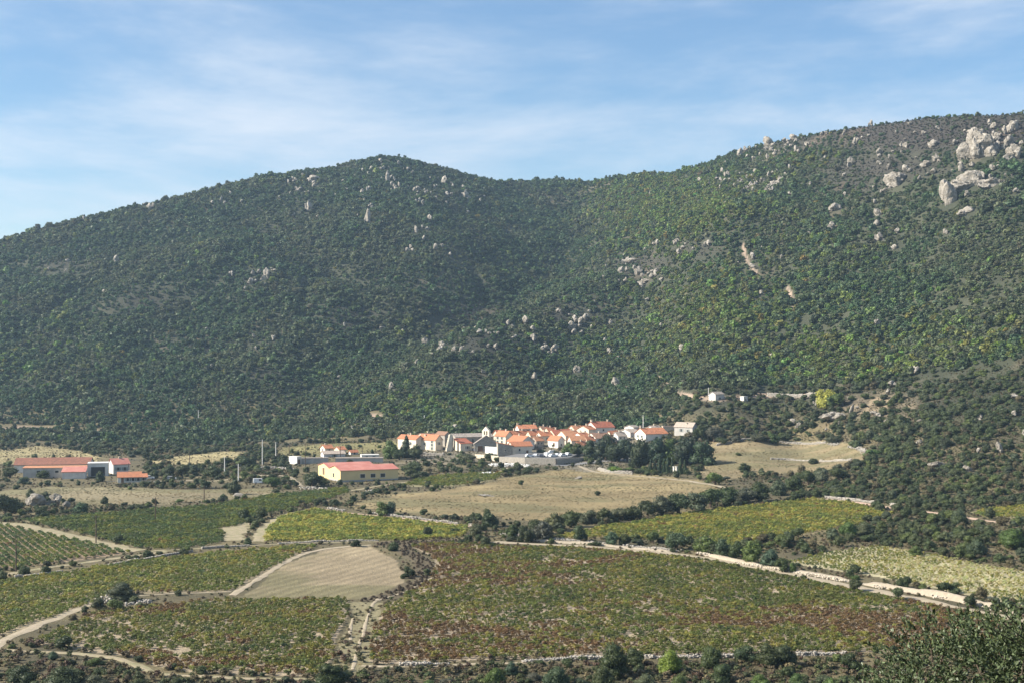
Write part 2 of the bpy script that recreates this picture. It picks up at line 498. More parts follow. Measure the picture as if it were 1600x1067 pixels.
VINEYARDS = [V1, V2, V3, V4, V5, V6, V7, V8, V9, V10]
VSOIL = [(0.33, 0.265, 0.185), (0.33, 0.265, 0.18), (0.30, 0.245, 0.155), (0.27, 0.20, 0.13), (0.20, 0.17, 0.10), (0.24, 0.22, 0.09), (0.27, 0.22, 0.12), (0.43, 0.38, 0.23), (0.3, 0.26, 0.14), (0.25, 0.22, 0.12)]
MEADOWS = [(M1, (0.275, 0.215, 0.112)), (M2, (0.265, 0.21, 0.118)), (M3, (0.265, 0.22, 0.13)), (M4, (0.36, 0.30, 0.155)), (M5, (0.36, 0.30, 0.155)), (M6, (0.22, 0.20, 0.09)), (F1, (0.30, 0.24, 0.15)), (DARKG, (0.13, 0.105, 0.065)), (TRACKG, (0.24, 0.21, 0.12)), (VILL, (0.19, 0.165, 0.115))]

def trail_mask(px, py, grow=1.0):
    s = np.zeros(np.shape(px))
    for ln, w in TRAILS:
        s = np.maximum(s, 1 - sstep(w * 0.6 * grow, w * 1.3 * grow, dist_poly(px, py, ln)))
    return s

def albedo(X, Y, Z):
    u, y = px_of(X, np.maximum(Y, 1), Z)
    n1, n2, n3 = fbm(X / 18, Y / 18, 31, 4), fbm(X / 5, Y / 5, 41, 3), fbm(X / 60, Y / 60, 51, 3)
    uw, yw = u + (n2 - 0.5) * 10, y + (n1 - 0.5) * 5          # ragged field edges
    c = np.empty(X.shape + (3,))
    scr = np.stack([0.118 + 0.15 * (n1 - 0.4), 0.100 + 0.115 * (n1 - 0.4), 0.056 + 0.05 * (n1 - 0.4)], -1)
    c[:] = np.clip(scr, 0.03, 1)
    hill = sstep(12, 26, Z)[..., None]
    soil = np.stack([0.052 + 0.045 * (n1 - 0.4), 0.056 + 0.042 * (n1 - 0.4), 0.034 + 0.026 * (n1 - 0.4)], -1)
    c = c * (1 - hill) + np.clip(soil, 0.02, 1) * hill
    hz = region(u, y, HEATH)[..., None]
    c = c * (1 - hz) + hz * np.stack([0.046 + 0.03 * (n2 - 0.5), 0.038 + 0.024 * (n2 - 0.5), 0.034 + 0.02 * (n2 - 0.5)], -1)
    pink = (sstep(0.56, 0.66, n3) * sstep(0.5, 0.62, n1) * 0.18 * (Z > 14))[..., None]
    c = c * (1 - pink) + pink * np.array([0.26, 0.18, 0.13])
    op = (np.exp(-(((u - 1375) / 62) ** 2 + ((y - 632) / 22) ** 2) ** 2) * (Y > 500) * (0.35 + 0.65 * sstep(0.4, 0.6, n2)))[..., None]
    c = c * (1 - op) + op * np.array([0.25, 0.195, 0.125])
    for poly, col in MEADOWS:
        k = inpoly(uw + (n1 - .5) * 26, yw + (n2 - .5) * 6, poly)
        var = 0.72 + 0.56 * n1 + 0.25 * (n3 - 0.5)
        tone = np.asarray(col) * var[..., None]
        if poly is M1 or poly is M2 or poly is M3 or poly is F1:
            gr = sstep(0.46, 0.64, fbm(X / 30, Y / 14, 61, 4))[..., None] * 0.75
            tone = tone * (1 - gr) + gr * np.array([0.165, 0.150, 0.075])
        if poly is F1:                                          # plough lines
            st = 0.5 + 0.5 * np.sin((X * 0.93 - Y * 0.42) * 2 * math.pi / 3.6 + 7 * n1 + 3 * n2)
            tone = tone * (0.78 + 0.36 * st[..., None] * (n2 + .2)[..., None])
        c[k] = tone[k]
    for poly, col in zip(VINEYARDS, VSOIL):
        k = inpoly(uw, yw, poly)
        tone = np.asarray(col) * (0.68 + 0.64 * n2)[..., None]
        c[k] = tone[k]
    tr = trail_mask(u, y)[..., None] * (0.6 + 0.4 * sstep(0.35, 0.5, n2))[..., None]
    c = c * (1 - tr) + tr * np.array([0.36, 0.27, 0.20])
    return np.clip(c, 0.01, 0.9)

# ------------------------------------------------------------------ ground and hills: one grid, two sheets that share their border
ucol = np.arange(-270, 1871, 3.0)
yrow = np.concatenate([np.array([-320, -160, -80, -40, -20, -8]), np.arange(1, 30, 1.5), np.arange(31, 150, 7), np.arange(152, 200, 3),
                       F * CZ / np.arange(1086 - HY, 795 - HY, -1.6), np.arange(449.5, 800, 2.3), np.arange(801, 1760, 5.5)])
nu, ny = len(ucol), len(yrow)
UU, YY = np.meshgrid(ucol, yrow)
spread = np.where(YY > 60, YY, 60 + 0.0 * YY)                  # keep the fan open near the eye
XX = (UU - CX) / F * spread
ZZ = z_at(XX, YY)
# bring the crest of every bearing back to the skyline of the photograph after the relief has been added
ysk = HY - F * (ZZ - CZ) / np.maximum(YY, 1)
far = YY > 900
got = np.where(far, ysk, 1e9).min(axis=0)
fix = (np.convolve(np.pad(got - tab(SKY, ucol), 4, 'edge'), np.ones(9) / 9, 'valid'))
def crest_fix(X, Y):
    u = CX + F * X / np.maximum(Y, 1)
    return np.interp(u, ucol, fix) * sstep(0.72, 0.97, Y / tab(RID, u)) * np.maximum(Y, 1) / F
_z0 = z_at
def z_at(X, Y, full=True):
    X = np.asarray(X, float); Y = np.asarray(Y, float)
    return _z0(X, Y, full) + crest_fix(X, Y)
ZZ = z_at(XX, YY)
VV = np.stack([XX, YY, ZZ], -1).reshape(-1, 3)
ALB = albedo(XX, YY, ZZ).reshape(-1, 3)
idx = np.arange(nu * ny).reshape(ny, nu)
QQ = np.stack([idx[:-1, :-1], idx[:-1, 1:], idx[1:, 1:], idx[1:, :-1]], -1).reshape(-1, 4)
zq = ZZ.ravel()[QQ].mean(axis=1); yq = YY.ravel()[QQ].mean(axis=1)
ishill = (zq > 14) & (yq > 400)
for nm, sel in (('ground', ~ishill), ('hills', ishill)):
    q = QQ[sel]
    used, inv = np.unique(q, return_inverse=True)
    me = quads_np(nm, VV[used], inv.reshape(q.shape), GROUND, True)
    ca = me.attributes.new('albedo', 'FLOAT_COLOR', 'POINT')
    ca.data.foreach_set('color', np.concatenate([ALB[used], np.ones((len(used), 1))], 1).astype(np.float32).ravel())
    link(nm, me, kind='structure')

# ------------------------------------------------------------------ paths and roads: ribbons laid on the ground
def polyline_world(pts, step=1.5, smooth=True):
    W = np.array([at(u, y)[:2] for u, y in pts])
    if smooth and len(W) > 2:
        for _ in range(2):                                       # corner cutting
            Q = [W[0]]
            for a, b in zip(W[:-1], W[1:]):
                Q += [0.75 * a + 0.25 * b, 0.25 * a + 0.75 * b]
            W = np.array(Q + [W[-1]])
    d = np.concatenate([[0], np.cumsum(np.hypot(*np.diff(W, axis=0).T))])
    n = max(3, int(d[-1] / step) + 1)
    t = np.linspace(0, d[-1], n)
    return np.stack([np.interp(t, d, W[:, 0]), np.interp(t, d, W[:, 1])], 1)

def ribbon(name, pts, width, m, lift=0.09, seed=1):
    P = polyline_world(pts)
    T = np.gradient(P, axis=0); T /= np.linalg.norm(T, axis=1)[:, None] + 1e-9
    Nn = np.stack([-T[:, 1], T[:, 0]], 1)
    k = 5
    V = []
    for j in range(k):
        f = j / (k - 1) - 0.5
        ed = (vnoise(np.arange(len(P)) * 0.5, np.full(len(P), j * 3.3), seed) - 0.5) * width * 0.45 * (1 if j in (0, k - 1) else 0)
        q = P + Nn * (f * width + ed)[:, None]
        V.append(np.column_stack([q, z_at(q[:, 0], q[:, 1]) + (lift if j not in (0, k - 1) else lift * 0.4)]))
    V = np.stack(V, 1)
    n = len(P)
    ix = np.arange(n * k).reshape(n, k)
    Q = np.stack([ix[:-1, :-1], ix[1:, :-1], ix[1:, 1:], ix[:-1, 1:]], -1).reshape(-1, 4)[:, ::-1]
    return link(name, quads_np(name, V.reshape(-1, 3), Q, m, True), kind='structure')

PATHS = [
    ('path', [(773, 846), (800, 848), (900, 852), (1010, 861), (1110, 872), (1240, 897), (1340, 917), (1450, 940), (1560, 962), (1640, 980)], 3.6, DIRT),
    ('path', [(-60, 1040), (0, 1003), (70, 972), (145, 942), (165, 937)], 2.3, DIRT),
    ('path', [(190, 932), (250, 928), (330, 925), (362, 924)], 0.8, DIRT),
    ('path', [(360, 930), (395, 910), (430, 886), (468, 866), (505, 857), (545, 853), (580, 851)], 1.6, DIRT),
    ('path', [(590, 935), (580, 947), (574, 965), (568, 990), (558, 1015), (551, 1046)], 0.6, DIRT),
    ('path', [(552, 965), (546, 985), (548, 1000)], 0.5, DIRT),
    ('path', [(590, 938), (640, 922), (676, 902)], 0.7, DIRT),
    ('path', [(-60, 912), (0, 898), (60, 889), (130, 879), (200, 869), (260, 861)], 2.2, TRACK),
    ('path', [(-20, 817), (20, 818), (70, 828), (130, 842), (190, 857), (215, 861)], 5.0, TRACK),
    ('path', [(232, 861), (300, 857), (420, 850), (520, 847), (592, 845)], 1.3, TRACK),
    ('path', [(352, 845), (358, 834), (366, 822), (372, 815)], 9.0, TRACK),
    ('path', [(402, 846), (412, 830), (428, 812), (460, 801), (500, 795)], 4.0, TRACK),
    ('path', [(500, 795), (560, 803), (640, 810), (735, 822)], 2.0, PINKD),
    ('path', [(-40, 1012), (50, 1018), (110, 1020), (180, 1027), (215, 1040), (245, 1053), (320, 1057), (420, 1060), (500, 1062)], 1.7, TRACK),
    ('path', [(565, 1040), (620, 1042), (760, 1036), (870, 1031)], 1.2, DIRT),
    ('path', [(1270, 779), (1310, 781), (1350, 786), (1390, 792), (1430, 798), (1480, 803), (1530, 812), (1570, 817)], 3.2, PINKD),
    ('road', [(868, 727), (910, 724), (950, 719), (985, 716)], 5.5, ASPH),
    ('path', [(905, 728), (928, 737), (960, 741), (1010, 744), (1060, 749), (1110, 756), (1135, 762)], 2.3, DIRT),
    ('path', [(600, 723), (660, 723), (740, 725)], 2.2, DIRT),
    ('path', [(395, 742), (430, 742), (452, 744), (462, 752), (472, 760)], 2.6, DIRT),
    ('path', [(768, 743), (783, 736), (792, 730)], 1.6, DIRT),
    ('path', [(300, 750), (340, 752), (395, 742)], 3.0, TRACK),
    ('path', [(150, 752), (200, 751), (250, 752), (300, 750)], 3.0, DIRT),
    ('path', [(420, 794), (470, 780), (540, 768), (600, 757), (640, 752)], 2.2, TRACK),
]
for i, (nm, pts, w, m) in enumerate(PATHS):
    ribbon(nm, pts, w, m, seed=i + 5)

# ------------------------------------------------------------------ foliage prototypes (unit crowns: about 1 wide, standing from z = 0 to 1)
def leaf_quads(P, Nrm, size, r, bend=0.0):
    n = len(P)
    Nrm = Nrm / (np.linalg.norm(Nrm, axis=1)[:, None] + 1e-9)
    a = np.cross(Nrm, r.normal(size=(n, 3))); a /= np.linalg.norm(a, axis=1)[:, None] + 1e-9
    b = np.cross(Nrm, a)
    s = size * r.uniform(0.55, 1.35, n)[:, None]; w = r.uniform(0.5, 0.95, n)[:, None]
    V = np.stack([P - a * s * 0.5, P - b * s * w * 0.5 + Nrm * s * bend, P + a * s * 0.5, P + b * s * w * 0.5 + Nrm * s * bend], 1).reshape(-1, 3)
    return V, np.arange(4 * n).reshape(n, 4)

def crown(name, seed, n, leaf, m, lobes=7, shape='round', core=0.80, low=0.0, tilt=0.75):
    r = np.random.default_rng(seed)
    L = []
    for k in range(lobes):
        a = r.uniform(0, 2 * math.pi); q = math.sqrt(r.uniform(0, 1))
        if shape == 'cone':
            h = (k + 0.5) / lobes
            L.append((0.06 * math.cos(a), 0.06 * math.sin(a), 0.08 + 0.80 * h, 0.40 * (1 - h) ** 0.75 + 0.07, 0.15))
        elif shape == 'pine':
            L.append((0.30 * q * math.cos(a), 0.30 * q * math.sin(a), 0.22 + 0.64 * r.uniform(0, 1) * (1 - 0.5 * q), r.uniform(0.17, 0.26), 0.15))
        else:
            zz = low + 0.14 + (0.64 - low * 0.5) * r.uniform(0, 1) * (1 - 0.5 * q)
            rr = r.uniform(0.17, 0.29)
            L.append(((0.5 - rr) * q * math.cos(a), (0.5 - rr) * q * math.sin(a), zz, rr, rr * r.uniform(0.75, 1.0)))
    L = np.array(L)
    wgt = L[:, 3] ** 2; wgt /= wgt.sum()
    k = r.choice(len(L), n, p=wgt)
    D = r.normal(size=(n, 3)); D[:, 2] += 0.25; D /= np.linalg.norm(D, axis=1)[:, None]
    rad = r.uniform(0.72, 1.06, n)[:, None]
    P = L[k, :3] + D * rad * np.stack([L[k, 3], L[k, 3], L[k, 4]], 1)
    P[:, 2] = np.maximum(P[:, 2], 0.02 + low * 0.6)
    V, Q = leaf_quads(P, D + r.normal(size=(n, 3)) * tilt, leaf, r, 0.12)
    lv = np.repeat(np.clip(0.5 + 0.25 * r.normal(size=n) + 0.18 * (r.uniform(0, 1, len(L))[k] - 0.5), 0, 1), 4)
    Vs, Qs, A = [V], [Q], [lv]
    off = len(V)
    if core:
        iv, fc = ico(1)
        for (x, y, z, rr, rz) in L:
            w = iv * np.array([rr, rr, rz]) * core * (1 + 0.25 * noise3(iv * 2 + x * 9, 1.3, seed))[:, None] + np.array([x, y, z])
            w[:, 2] = np.maximum(w[:, 2], 0.0)
            Vs.append(w); Qs.append(np.column_stack([fc, fc[:, 2]]) + off); A.append(np.full(len(w), 0.35)); off += len(w)  # solid lumps added inside the crown to block light, toned darker than leaves
    V = np.concatenate(Vs)
    me = bpy.data.meshes.new(name)
    nq = len(Q); tri = np.concatenate(Qs[1:])[:, :3] if core else np.zeros((0, 3), int)
    me.vertices.add(len(V)); me.vertices.foreach_set('co', V.astype(np.float32).ravel())
    me.loops.add(nq * 4 + len(tri) * 3); me.loops.foreach_set('vertex_index', np.concatenate([Q.ravel(), tri.ravel()]).astype(np.int32))
    me.polygons.add(nq + len(tri))
    me.polygons.foreach_set('loop_start', np.concatenate([np.arange(nq) * 4, nq * 4 + np.arange(len(tri)) * 3]).astype(np.int32))
    me.polygons.foreach_set('loop_total', np.concatenate([np.full(nq, 4), np.full(len(tri), 3)]).astype(np.int32))
    me.materials.append(m)
    me.update(calc_edges=True)
    at_ = me.attributes.new('leafvar', 'FLOAT', 'POINT')
    at_.data.foreach_set('value', np.concatenate(A).astype(np.float32))
    return me

def trunk_mesh(name, seed, limbs=4, h=0.5, r0=0.045, k=6, m=None):
    r = random.Random(seed)
    b = MB()
    b.tube([(0, 0, -0.06), (r.uniform(-.02, .02), r.uniform(-.02, .02), h * 0.45), (r.uniform(-.04, .04), r.uniform(-.04, .04), h)], [r0 * 1.3, r0, r0 * 0.6], k)
    for j in range(limbs):
        a = j * 2 * math.pi / limbs + r.uniform(-.5, .5); z = h * r.uniform(0.35, 0.75); e = r.uniform(0.16, 0.28)
        b.tube([(0, 0, z), (e * .5 * math.cos(a), e * .5 * math.sin(a), z + .12), (e * math.cos(a), e * math.sin(a), z + .28)], [r0 * .6, r0 * .42, r0 * .2], 5)
    return b.mesh(name, m or BARK)

def hidden(name, me):
    return bpy.data.objects.new(name, me)

def proto_set(name, meshes):
    col = bpy.data.collections.new(name)
    for i, me in enumerate(meshes):
        col.objects.link(bpy.data.objects.new('%s_%02d' % (name, i), me))
    return col

def scatter(name, pts, rot, scl, tint, pick, col, label, cat):
    """a mass that nobody could count, as ONE object: instances on points"""
    me = bpy.data.meshes.new(name)
    n = len(pts)
    me.vertices.add(n); me.vertices.foreach_set('co', np.asarray(pts, np.float32).ravel())
    a = me.attributes.new('rot', 'FLOAT_VECTOR', 'POINT'); a.data.foreach_set('vector', np.asarray(rot, np.float32).ravel())
    a = me.attributes.new('scl', 'FLOAT_VECTOR', 'POINT'); a.data.foreach_set('vector', np.asarray(scl, np.float32).ravel())
    a = me.attributes.new('tint', 'FLOAT_COLOR', 'POINT'); a.data.foreach_set('color', np.concatenate([tint, np.ones((n, 1))], 1).astype(np.float32).ravel())
    a = me.attributes.new('pick', 'INT', 'POINT'); a.data.foreach_set('value', np.asarray(pick, np.int32))
    me.update()
    o = link(name, me, kind='stuff', label=label, cat=cat)
    ng = bpy.data.node_groups.new(name, 'GeometryNodeTree')
    ng.interface.new_socket('Geometry', in_out='INPUT', socket_type='NodeSocketGeometry')
    ng.interface.new_socket('Geometry', in_out='OUTPUT', socket_type='NodeSocketGeometry')
    nd, lk = ng.nodes, ng.links
    gi, go = nd.new('NodeGroupInput'), nd.new('NodeGroupOutput')
    iop = nd.new('GeometryNodeInstanceOnPoints')
    ci = nd.new('GeometryNodeCollectionInfo')
    ci.inputs['Collection'].default_value = col
    ci.inputs['Separate Children'].default_value = True
    ci.inputs['Reset Children'].default_value = True
    iop.inputs['Pick Instance'].default_value = True
    def attr(nm, t):
        q = nd.new('GeometryNodeInputNamedAttribute'); q.data_type = t; q.inputs['Name'].default_value = nm
        return q.outputs['Attribute']
    lk.new(gi.outputs[0], iop.inputs['Points'])
    lk.new(ci.outputs[0], iop.inputs['Instance'])
    lk.new(attr('pick', 'INT'), iop.inputs['Instance Index'])
    er = nd.new('FunctionNodeEulerToRotation')
    lk.new(attr('rot', 'FLOAT_VECTOR'), er.inputs[0]); lk.new(er.outputs[0], iop.inputs['Rotation'])
    lk.new(attr('scl', 'FLOAT_VECTOR'), iop.inputs['Scale'])
    lk.new(iop.outputs[0], go.inputs[0])
    md = o.modifiers.new('spread', 'NODES'); md.node_group = ng
    return o

FAR_I = [crown('far_crown', 100 + i, 190, 0.225, LEAF_I, 4 + i % 5, core=0.72) for i in range(10)]
MID_I = [crown('mid_crown', 200 + i, 900, 0.085, LEAF_I, 9 + i % 4, low=0) for i in range(5)]
LOW_I = [crown('tuft', 300 + i, 120, 0.16, LEAF_I, 5, core=0.7, tilt=1.1) for i in range(4)]
MID_O = [crown('crown', 400 + i, 1500, 0.068, LEAF_O, 10 + i % 4, low=0.08 if i % 2 else 0.0) for i in range(7)]
BIG_O = [crown('crown', 450 + i, 4200, 0.042, LEAF_O, 14 + i % 4) for i in range(5)]
PINE_O = [crown('crown', 500 + i, 1600, 0.06, LEAF_O, 16, 'pine', core=0.7) for i in range(3)]
CYP_O = [crown('crown', 520 + i, 900, 0.07, LEAF_O, 9, 'cone', core=0.85) for i in range(2)]
TRUNKS = [trunk_mesh('trunk', 600 + i) for i in range(5)]
PTRUNK = trunk_mesh('trunk', 640, 5, 0.75, 0.03)

HEDGE_WOODS = []                                                  # (x, y, radius) kept clear for the listed trees and rocks
GREENS = {'oak': (0.054, 0.073, 0.029), 'olive': (0.092, 0.108, 0.055), 'bright': (0.13, 0.19, 0.036), 'mid': (0.085, 0.125, 0.036), 'pine': (0.042, 0.064, 0.032), 'yellow': (0.34, 0.36, 0.07), 'cyp': (0.040, 0.064, 0.030), 'grey': (0.092, 0.10, 0.062), 'bluish': (0.072, 0.105, 0.056)}

def tree(u, y, hpx, wpx, kind='oak', label=None, name='oak_tree', cat='tree', group=None, big=False, y0=150):
    X, Y, Z = at(u, y, y0)
    mpp = Y / F
    h, w = hpx * mpp * 1.06, wpx * mpp * 1.18
    i = int(u * 7 + y * 3)
    rs = random.Random(i)
    crowns = CYP_O if name.startswith('cypress') else PINE_O if name == 'umbrella_pine' else BIG_O if big else MID_O
    g = GREENS[kind]; f = rs.uniform(0.82, 1.2)
    col = (g[0] * f * rs.uniform(.9, 1.12), g[1] * f, g[2] * f * rs.uniform(.85, 1.15))
    root = link(name, None, None, (X, Y, Z - 0.05), label, cat, group, rz=rs.uniform(0, 6.28), scale=(w, w * rs.uniform(.85, 1.0), h))
    link('crown', crowns[i % len(crowns)], root, color=col)
    link('trunk', PTRUNK if name.startswith(('pine', 'cyp')) else TRUNKS[i % 5], root)
    HEDGE_WOODS.append((X, Y, w * 0.42))
    return root

# ---- hand-placed trees and shrubs
ORD = 'first second third fourth fifth sixth seventh eighth ninth tenth eleventh twelfth thirteenth fourteenth fifteenth sixteenth seventeenth eighteenth nineteenth twentieth twenty-first twenty-second twenty-third twenty-fourth'.split()
T = tree
T(922, 716, 32, 32, 'pine', 'dark pine at the car park end of the village grove', 'pine_tree')
T(946, 719, 44, 40, 'pine', 'broad dark pine beside the village road, below brown roofed house', 'pine_tree')
T(964, 721, 42, 34, 'pine', 'pine leaning over the grey village road', 'pine_tree')
T(980, 722, 44, 36, 'pine', 'dark pine in front of the long orange roofed house', 'pine_tree')
T(1002, 733, 52, 36, 'oak', 'tall dull olive tree with bare stems at the grove edge by the stone wall', 'pine_tree')
T(1024, 726, 46, 40, 'pine', 'pine behind the cypress row, under the orange roof', 'pine_tree')
T(1047, 724, 46, 38, 'mid', 'brighter green topped tree in the middle of the grove', 'leafy_tree')
T(1072, 726, 46, 44, 'pine', 'wide pine behind the white gate pillar', 'pine_tree')
T(1096, 727, 48, 46, 'pine', 'last pine of the grove, next to the dry meadow', 'pine_tree')
T(1050, 697, 16, 22, 'oak', 'round oak below the pale stone house', 'oak_tree')
T(1096, 690, 30, 26, 'oak', 'dark oak at the corner of the pale stone house', 'oak_tree')
T(1116, 690, 28, 30, 'grey', 'greyish oak right of the pale stone house', 'oak_tree')
T(962, 737, 10, 26, 'bright', 'low yellow green garden shrub above the curved stone wall', 'shrub', 'shrub')
T(985, 736, 8, 20, 'mid', 'second garden shrub above the curved stone wall', 'shrub', 'shrub')
for k, (u, h) in enumerate([(1016, 23), (1023, 21), (1030, 24), (1037, 22), (1043, 26), (1050, 20), (1063, 26), (1070, 23)]):
    T(u, 739 + (k > 5) * 1.5, h, 9, 'cyp', '%s slim cypress from the left in the row at the gate pillars' % ORD[k], 'cypress_tree', 'cypress', 'cypresses below the village grove')
for k, u in enumerate([842, 850, 857, 863, 871]):
    T(u, 672, 20 + (k * 5) % 7, 8, 'cyp', '%s cypress from the left behind the orange roofs above the car park' % ORD[k], 'cypress_tree', 'cypress', 'cypresses behind the village')
T(767, 676, 15, 9, 'cyp', 'dark cypress right behind the bell gable', 'cypress_tree')
T(634, 715, 36, 20, 'pine', 'dark spiky conifer before the leftmost village house', 'cypress_tree')
T(650, 716, 24, 26, 'oak', 'round dark oak in front of the cream village house', 'oak_tree')
T(611, 716, 32, 26, 'mid', 'soft green tree at the left end of the village', 'leafy_tree')
T(624, 718, 20, 22, 'oak', 'low oak under the spiky conifer', 'oak_tree')
T(730, 722, 17, 28, 'olive', 'grey green bush below the church', 'shrub', 'shrub')
T(720, 718, 12, 16, 'mid', 'small bush below the lean-to with the dark red roof', 'shrub', 'shrub')
T(865, 697, 14, 15, 'oak', 'small dark tree behind the parked cars', 'oak_tree')
T(888, 710, 24, 22, 'mid', 'leafy tree beside the car park, under the orange roofs', 'leafy_tree')
T(902, 712, 22, 20, 'oak', 'dark tree at the corner of the car park', 'oak_tree')
T(488, 760, 26, 34, 'oak', 'dark bush in front of the yellow warehouse gable', 'shrub', 'shrub')
T(506, 758, 13, 22, 'oak', 'low dark bush at the yellow warehouse corner', 'shrub', 'shrub')
T(648, 740, 20, 36, 'olive', 'wide olive green thicket beside the warehouse', 'shrub', 'shrub')
T(83, 717, 10, 8, 'oak', 'lone little round tree on the meadow behind the long barn', 'oak_tree')
T(16, 746, 20, 26, 'oak', 'dark tree before the white gable of the long barn', 'oak_tree')
T(66, 747, 14, 22, 'oak', 'dark bush against the grey wall of the long barn', 'shrub', 'shrub')
T(36, 756, 16, 18, 'bluish', 'shrub below the annex of the long barn', 'shrub', 'shrub')
T(157, 752, 22, 16, 'oak', 'dark tree beside the white flat roofed block', 'oak_tree')
T(206, 714, 8, 12, 'grey', 'pale shrub behind the red roofed farmhouse', 'shrub', 'shrub')
T(262, 747, 22, 22, 'oak', 'dark tree between farm and pylon, above the parked car', 'oak_tree')
T(284, 743, 22, 26, 'oak', 'large dark tree by the wooden pole on the farm road', 'oak_tree')
T(300, 738, 16, 22, 'bluish', 'grey green tree by the farm road bend', 'leafy_tree')
T(330, 745, 24, 30, 'oak', 'dark oak beside the white concrete pole', 'oak_tree')
T(352, 728, 20, 24, 'oak', 'oak above the terrace, between two concrete poles', 'oak_tree')
T(388, 728, 22, 26, 'oak', 'dark oak to the left of the tall concrete pole', 'oak_tree')
T(424, 712, 14, 22, 'oak', 'oak between the tall concrete poles', 'oak_tree')
T(366, 772, 26, 22, 'oak', 'windswept tree growing from the small rock heap', 'oak_tree')
T(350, 780, 12, 13, 'oak', 'small dark bush at the rock heap beside the vineyard', 'shrub', 'shrub')
T(425, 760, 18, 30, 'mid', 'green thicket on the track below the small white van', 'shrub', 'shrub')
T(318, 762, 18, 24, 'oak', 'dark shrub beside the wooden pole on the long meadow', 'shrub', 'shrub')
T(8, 806, 42, 40, 'oak', 'large dark oak at the left edge beside the rock outcrop', 'oak_tree')
T(24, 800, 24, 24, 'oak', 'second dark oak beside the rock outcrop', 'oak_tree')
T(49, 782, 20, 16, 'olive', 'bushy tree growing out of the left rock outcrop', 'oak_tree')
T(73, 780, 16, 22, 'oak', 'round tree on top of the left rock outcrop', 'oak_tree')
T(68, 804, 18, 26, 'oak', 'dark shrub at the foot of the left rock outcrop', 'shrub', 'shrub')
T(127, 801, 22, 26, 'bluish', 'grey green tree at the corner of the dark vineyard', 'oak_tree')
T(163, 787, 16, 12, 'oak', 'narrow dark bush on the edge of the long meadow', 'shrub', 'shrub')
T(112, 784, 10, 14, 'oak', 'little bush between outcrop and long meadow', 'shrub', 'shrub')
T(281, 784, 7, 14, 'mid', 'pale green tuft on the ditch beside the dark vineyard', 'shrub', 'shrub')
T(381, 812, 24, 22, 'oak', 'dark oak at the vineyard corner beside the bare loop track', 'oak_tree')
T(409, 810, 20, 22, 'oak', 'round dark oak above the bright green vineyard', 'oak_tree')
T(391, 820, 16, 22, 'oak', 'low dark bush at the bare loop track', 'shrub', 'shrub')
T(388, 850, 14, 16, 'oak', 'dark bush at the bottom of the bare loop track', 'shrub', 'shrub')
T(290, 862, 11, 16, 'mid', 'green bush on the wall between two vineyards', 'shrub', 'shrub')
T(596, 804, 27, 26, 'mid', 'round light green tree above the bright vineyard', 'leafy_tree')
T(612, 803, 22, 20, 'bluish', 'grey green twin of the round tree above the bright vineyard', 'leafy_tree')
T(668, 837, 18, 16, 'oak', 'lone dark bush in the bright green vineyard', 'shrub', 'shrub')
T(711, 833, 12, 16, 'oak', 'small dark bush at the tip of the bright green vineyard', 'shrub', 'shrub')
T(739, 808, 11, 10, 'oak', 'small round bush on the edge of the central meadow', 'shrub', 'shrub')
T(766, 822, 28, 28, 'oak', 'dark oak where the white track leaves the meadow', 'oak_tree')
T(745, 838, 22, 24, 'olive', 'olive green bush left of the white track', 'shrub', 'shrub')
T(757, 852, 16, 20, 'oak', 'bush at the start of the white track', 'shrub', 'shrub')
T(192, 938, 32, 48, 'olive', 'spreading grey green olive tree by the stone heap among vines', 'olive_tree', big=True)
T(1163, 737, 16, 21, 'oak', 'lone round oak on the dry meadow right of the grove', 'oak_tree')
T(1271, 724, 11, 20, 'oak', 'small dark double bush on the right meadow', 'shrub', 'shrub')
T(1117, 757, 24, 26, 'mid', 'leaning green shrub beside the meadow path', 'shrub', 'shrub')
T(1133, 750, 8, 18, 'grey', 'flat grey shrub behind the leaning green one', 'shrub', 'shrub')
T(1290, 637, 41, 34, 'yellow', 'bright yellow autumn poplar above the terraces', 'poplar_tree')
T(1306, 638, 30, 30, 'mid', 'green tree beside the yellow poplar', 'leafy_tree')
for k, (u, y, h, w) in enumerate([(1128, 694, 14, 20), (1150, 691, 12, 16), (1184, 690, 16, 24), (1208, 692, 20, 22), (1226, 690, 14, 18), (1300, 694, 16, 22), (1336, 700, 18, 24), (1362, 714, 18, 26), (1340, 728, 16, 24), (1312, 738, 18, 26), (1282, 744, 16, 24)]):
    T(u, y, h, w, ['oak', 'grey', 'olive', 'mid'][k % 4], '%s shrub clockwise around the dry right meadow, from its left top corner' % ORD[k], 'shrub', 'shrub', 'shrubs around the right meadow')
HROW = [(800, 842, 26, 26), (822, 846, 32, 32), (846, 843, 38, 40), (836, 834, 28, 30), (866, 828, 30, 34), (892, 823, 30, 34), (904, 845, 28, 24), (920, 818, 28, 32), (946, 815, 28, 32), (968, 812, 26, 30), (990, 812, 30, 34), (1012, 806, 30, 34), (1036, 803, 32, 36), (1060, 802, 38, 40), (1086, 797, 36, 40), (1110, 792, 36, 40), (1136, 788, 32, 38), (1166, 784, 30, 38), (1190, 782, 32, 36), (1216, 773, 30, 34), (1240, 768, 28, 32), (1262, 757, 28, 28), (1285, 752, 24, 28), (1310, 750, 24, 30)]
for k, (u, y, h, w) in enumerate(HROW):
    T(u, y, h, w, ['oak', 'oak', 'grey', 'oak', 'olive'][k % 5], '%s oak of the meadow hedgerow, counted uphill from the white track' % ORD[k], group='oaks of the meadow hedgerow')
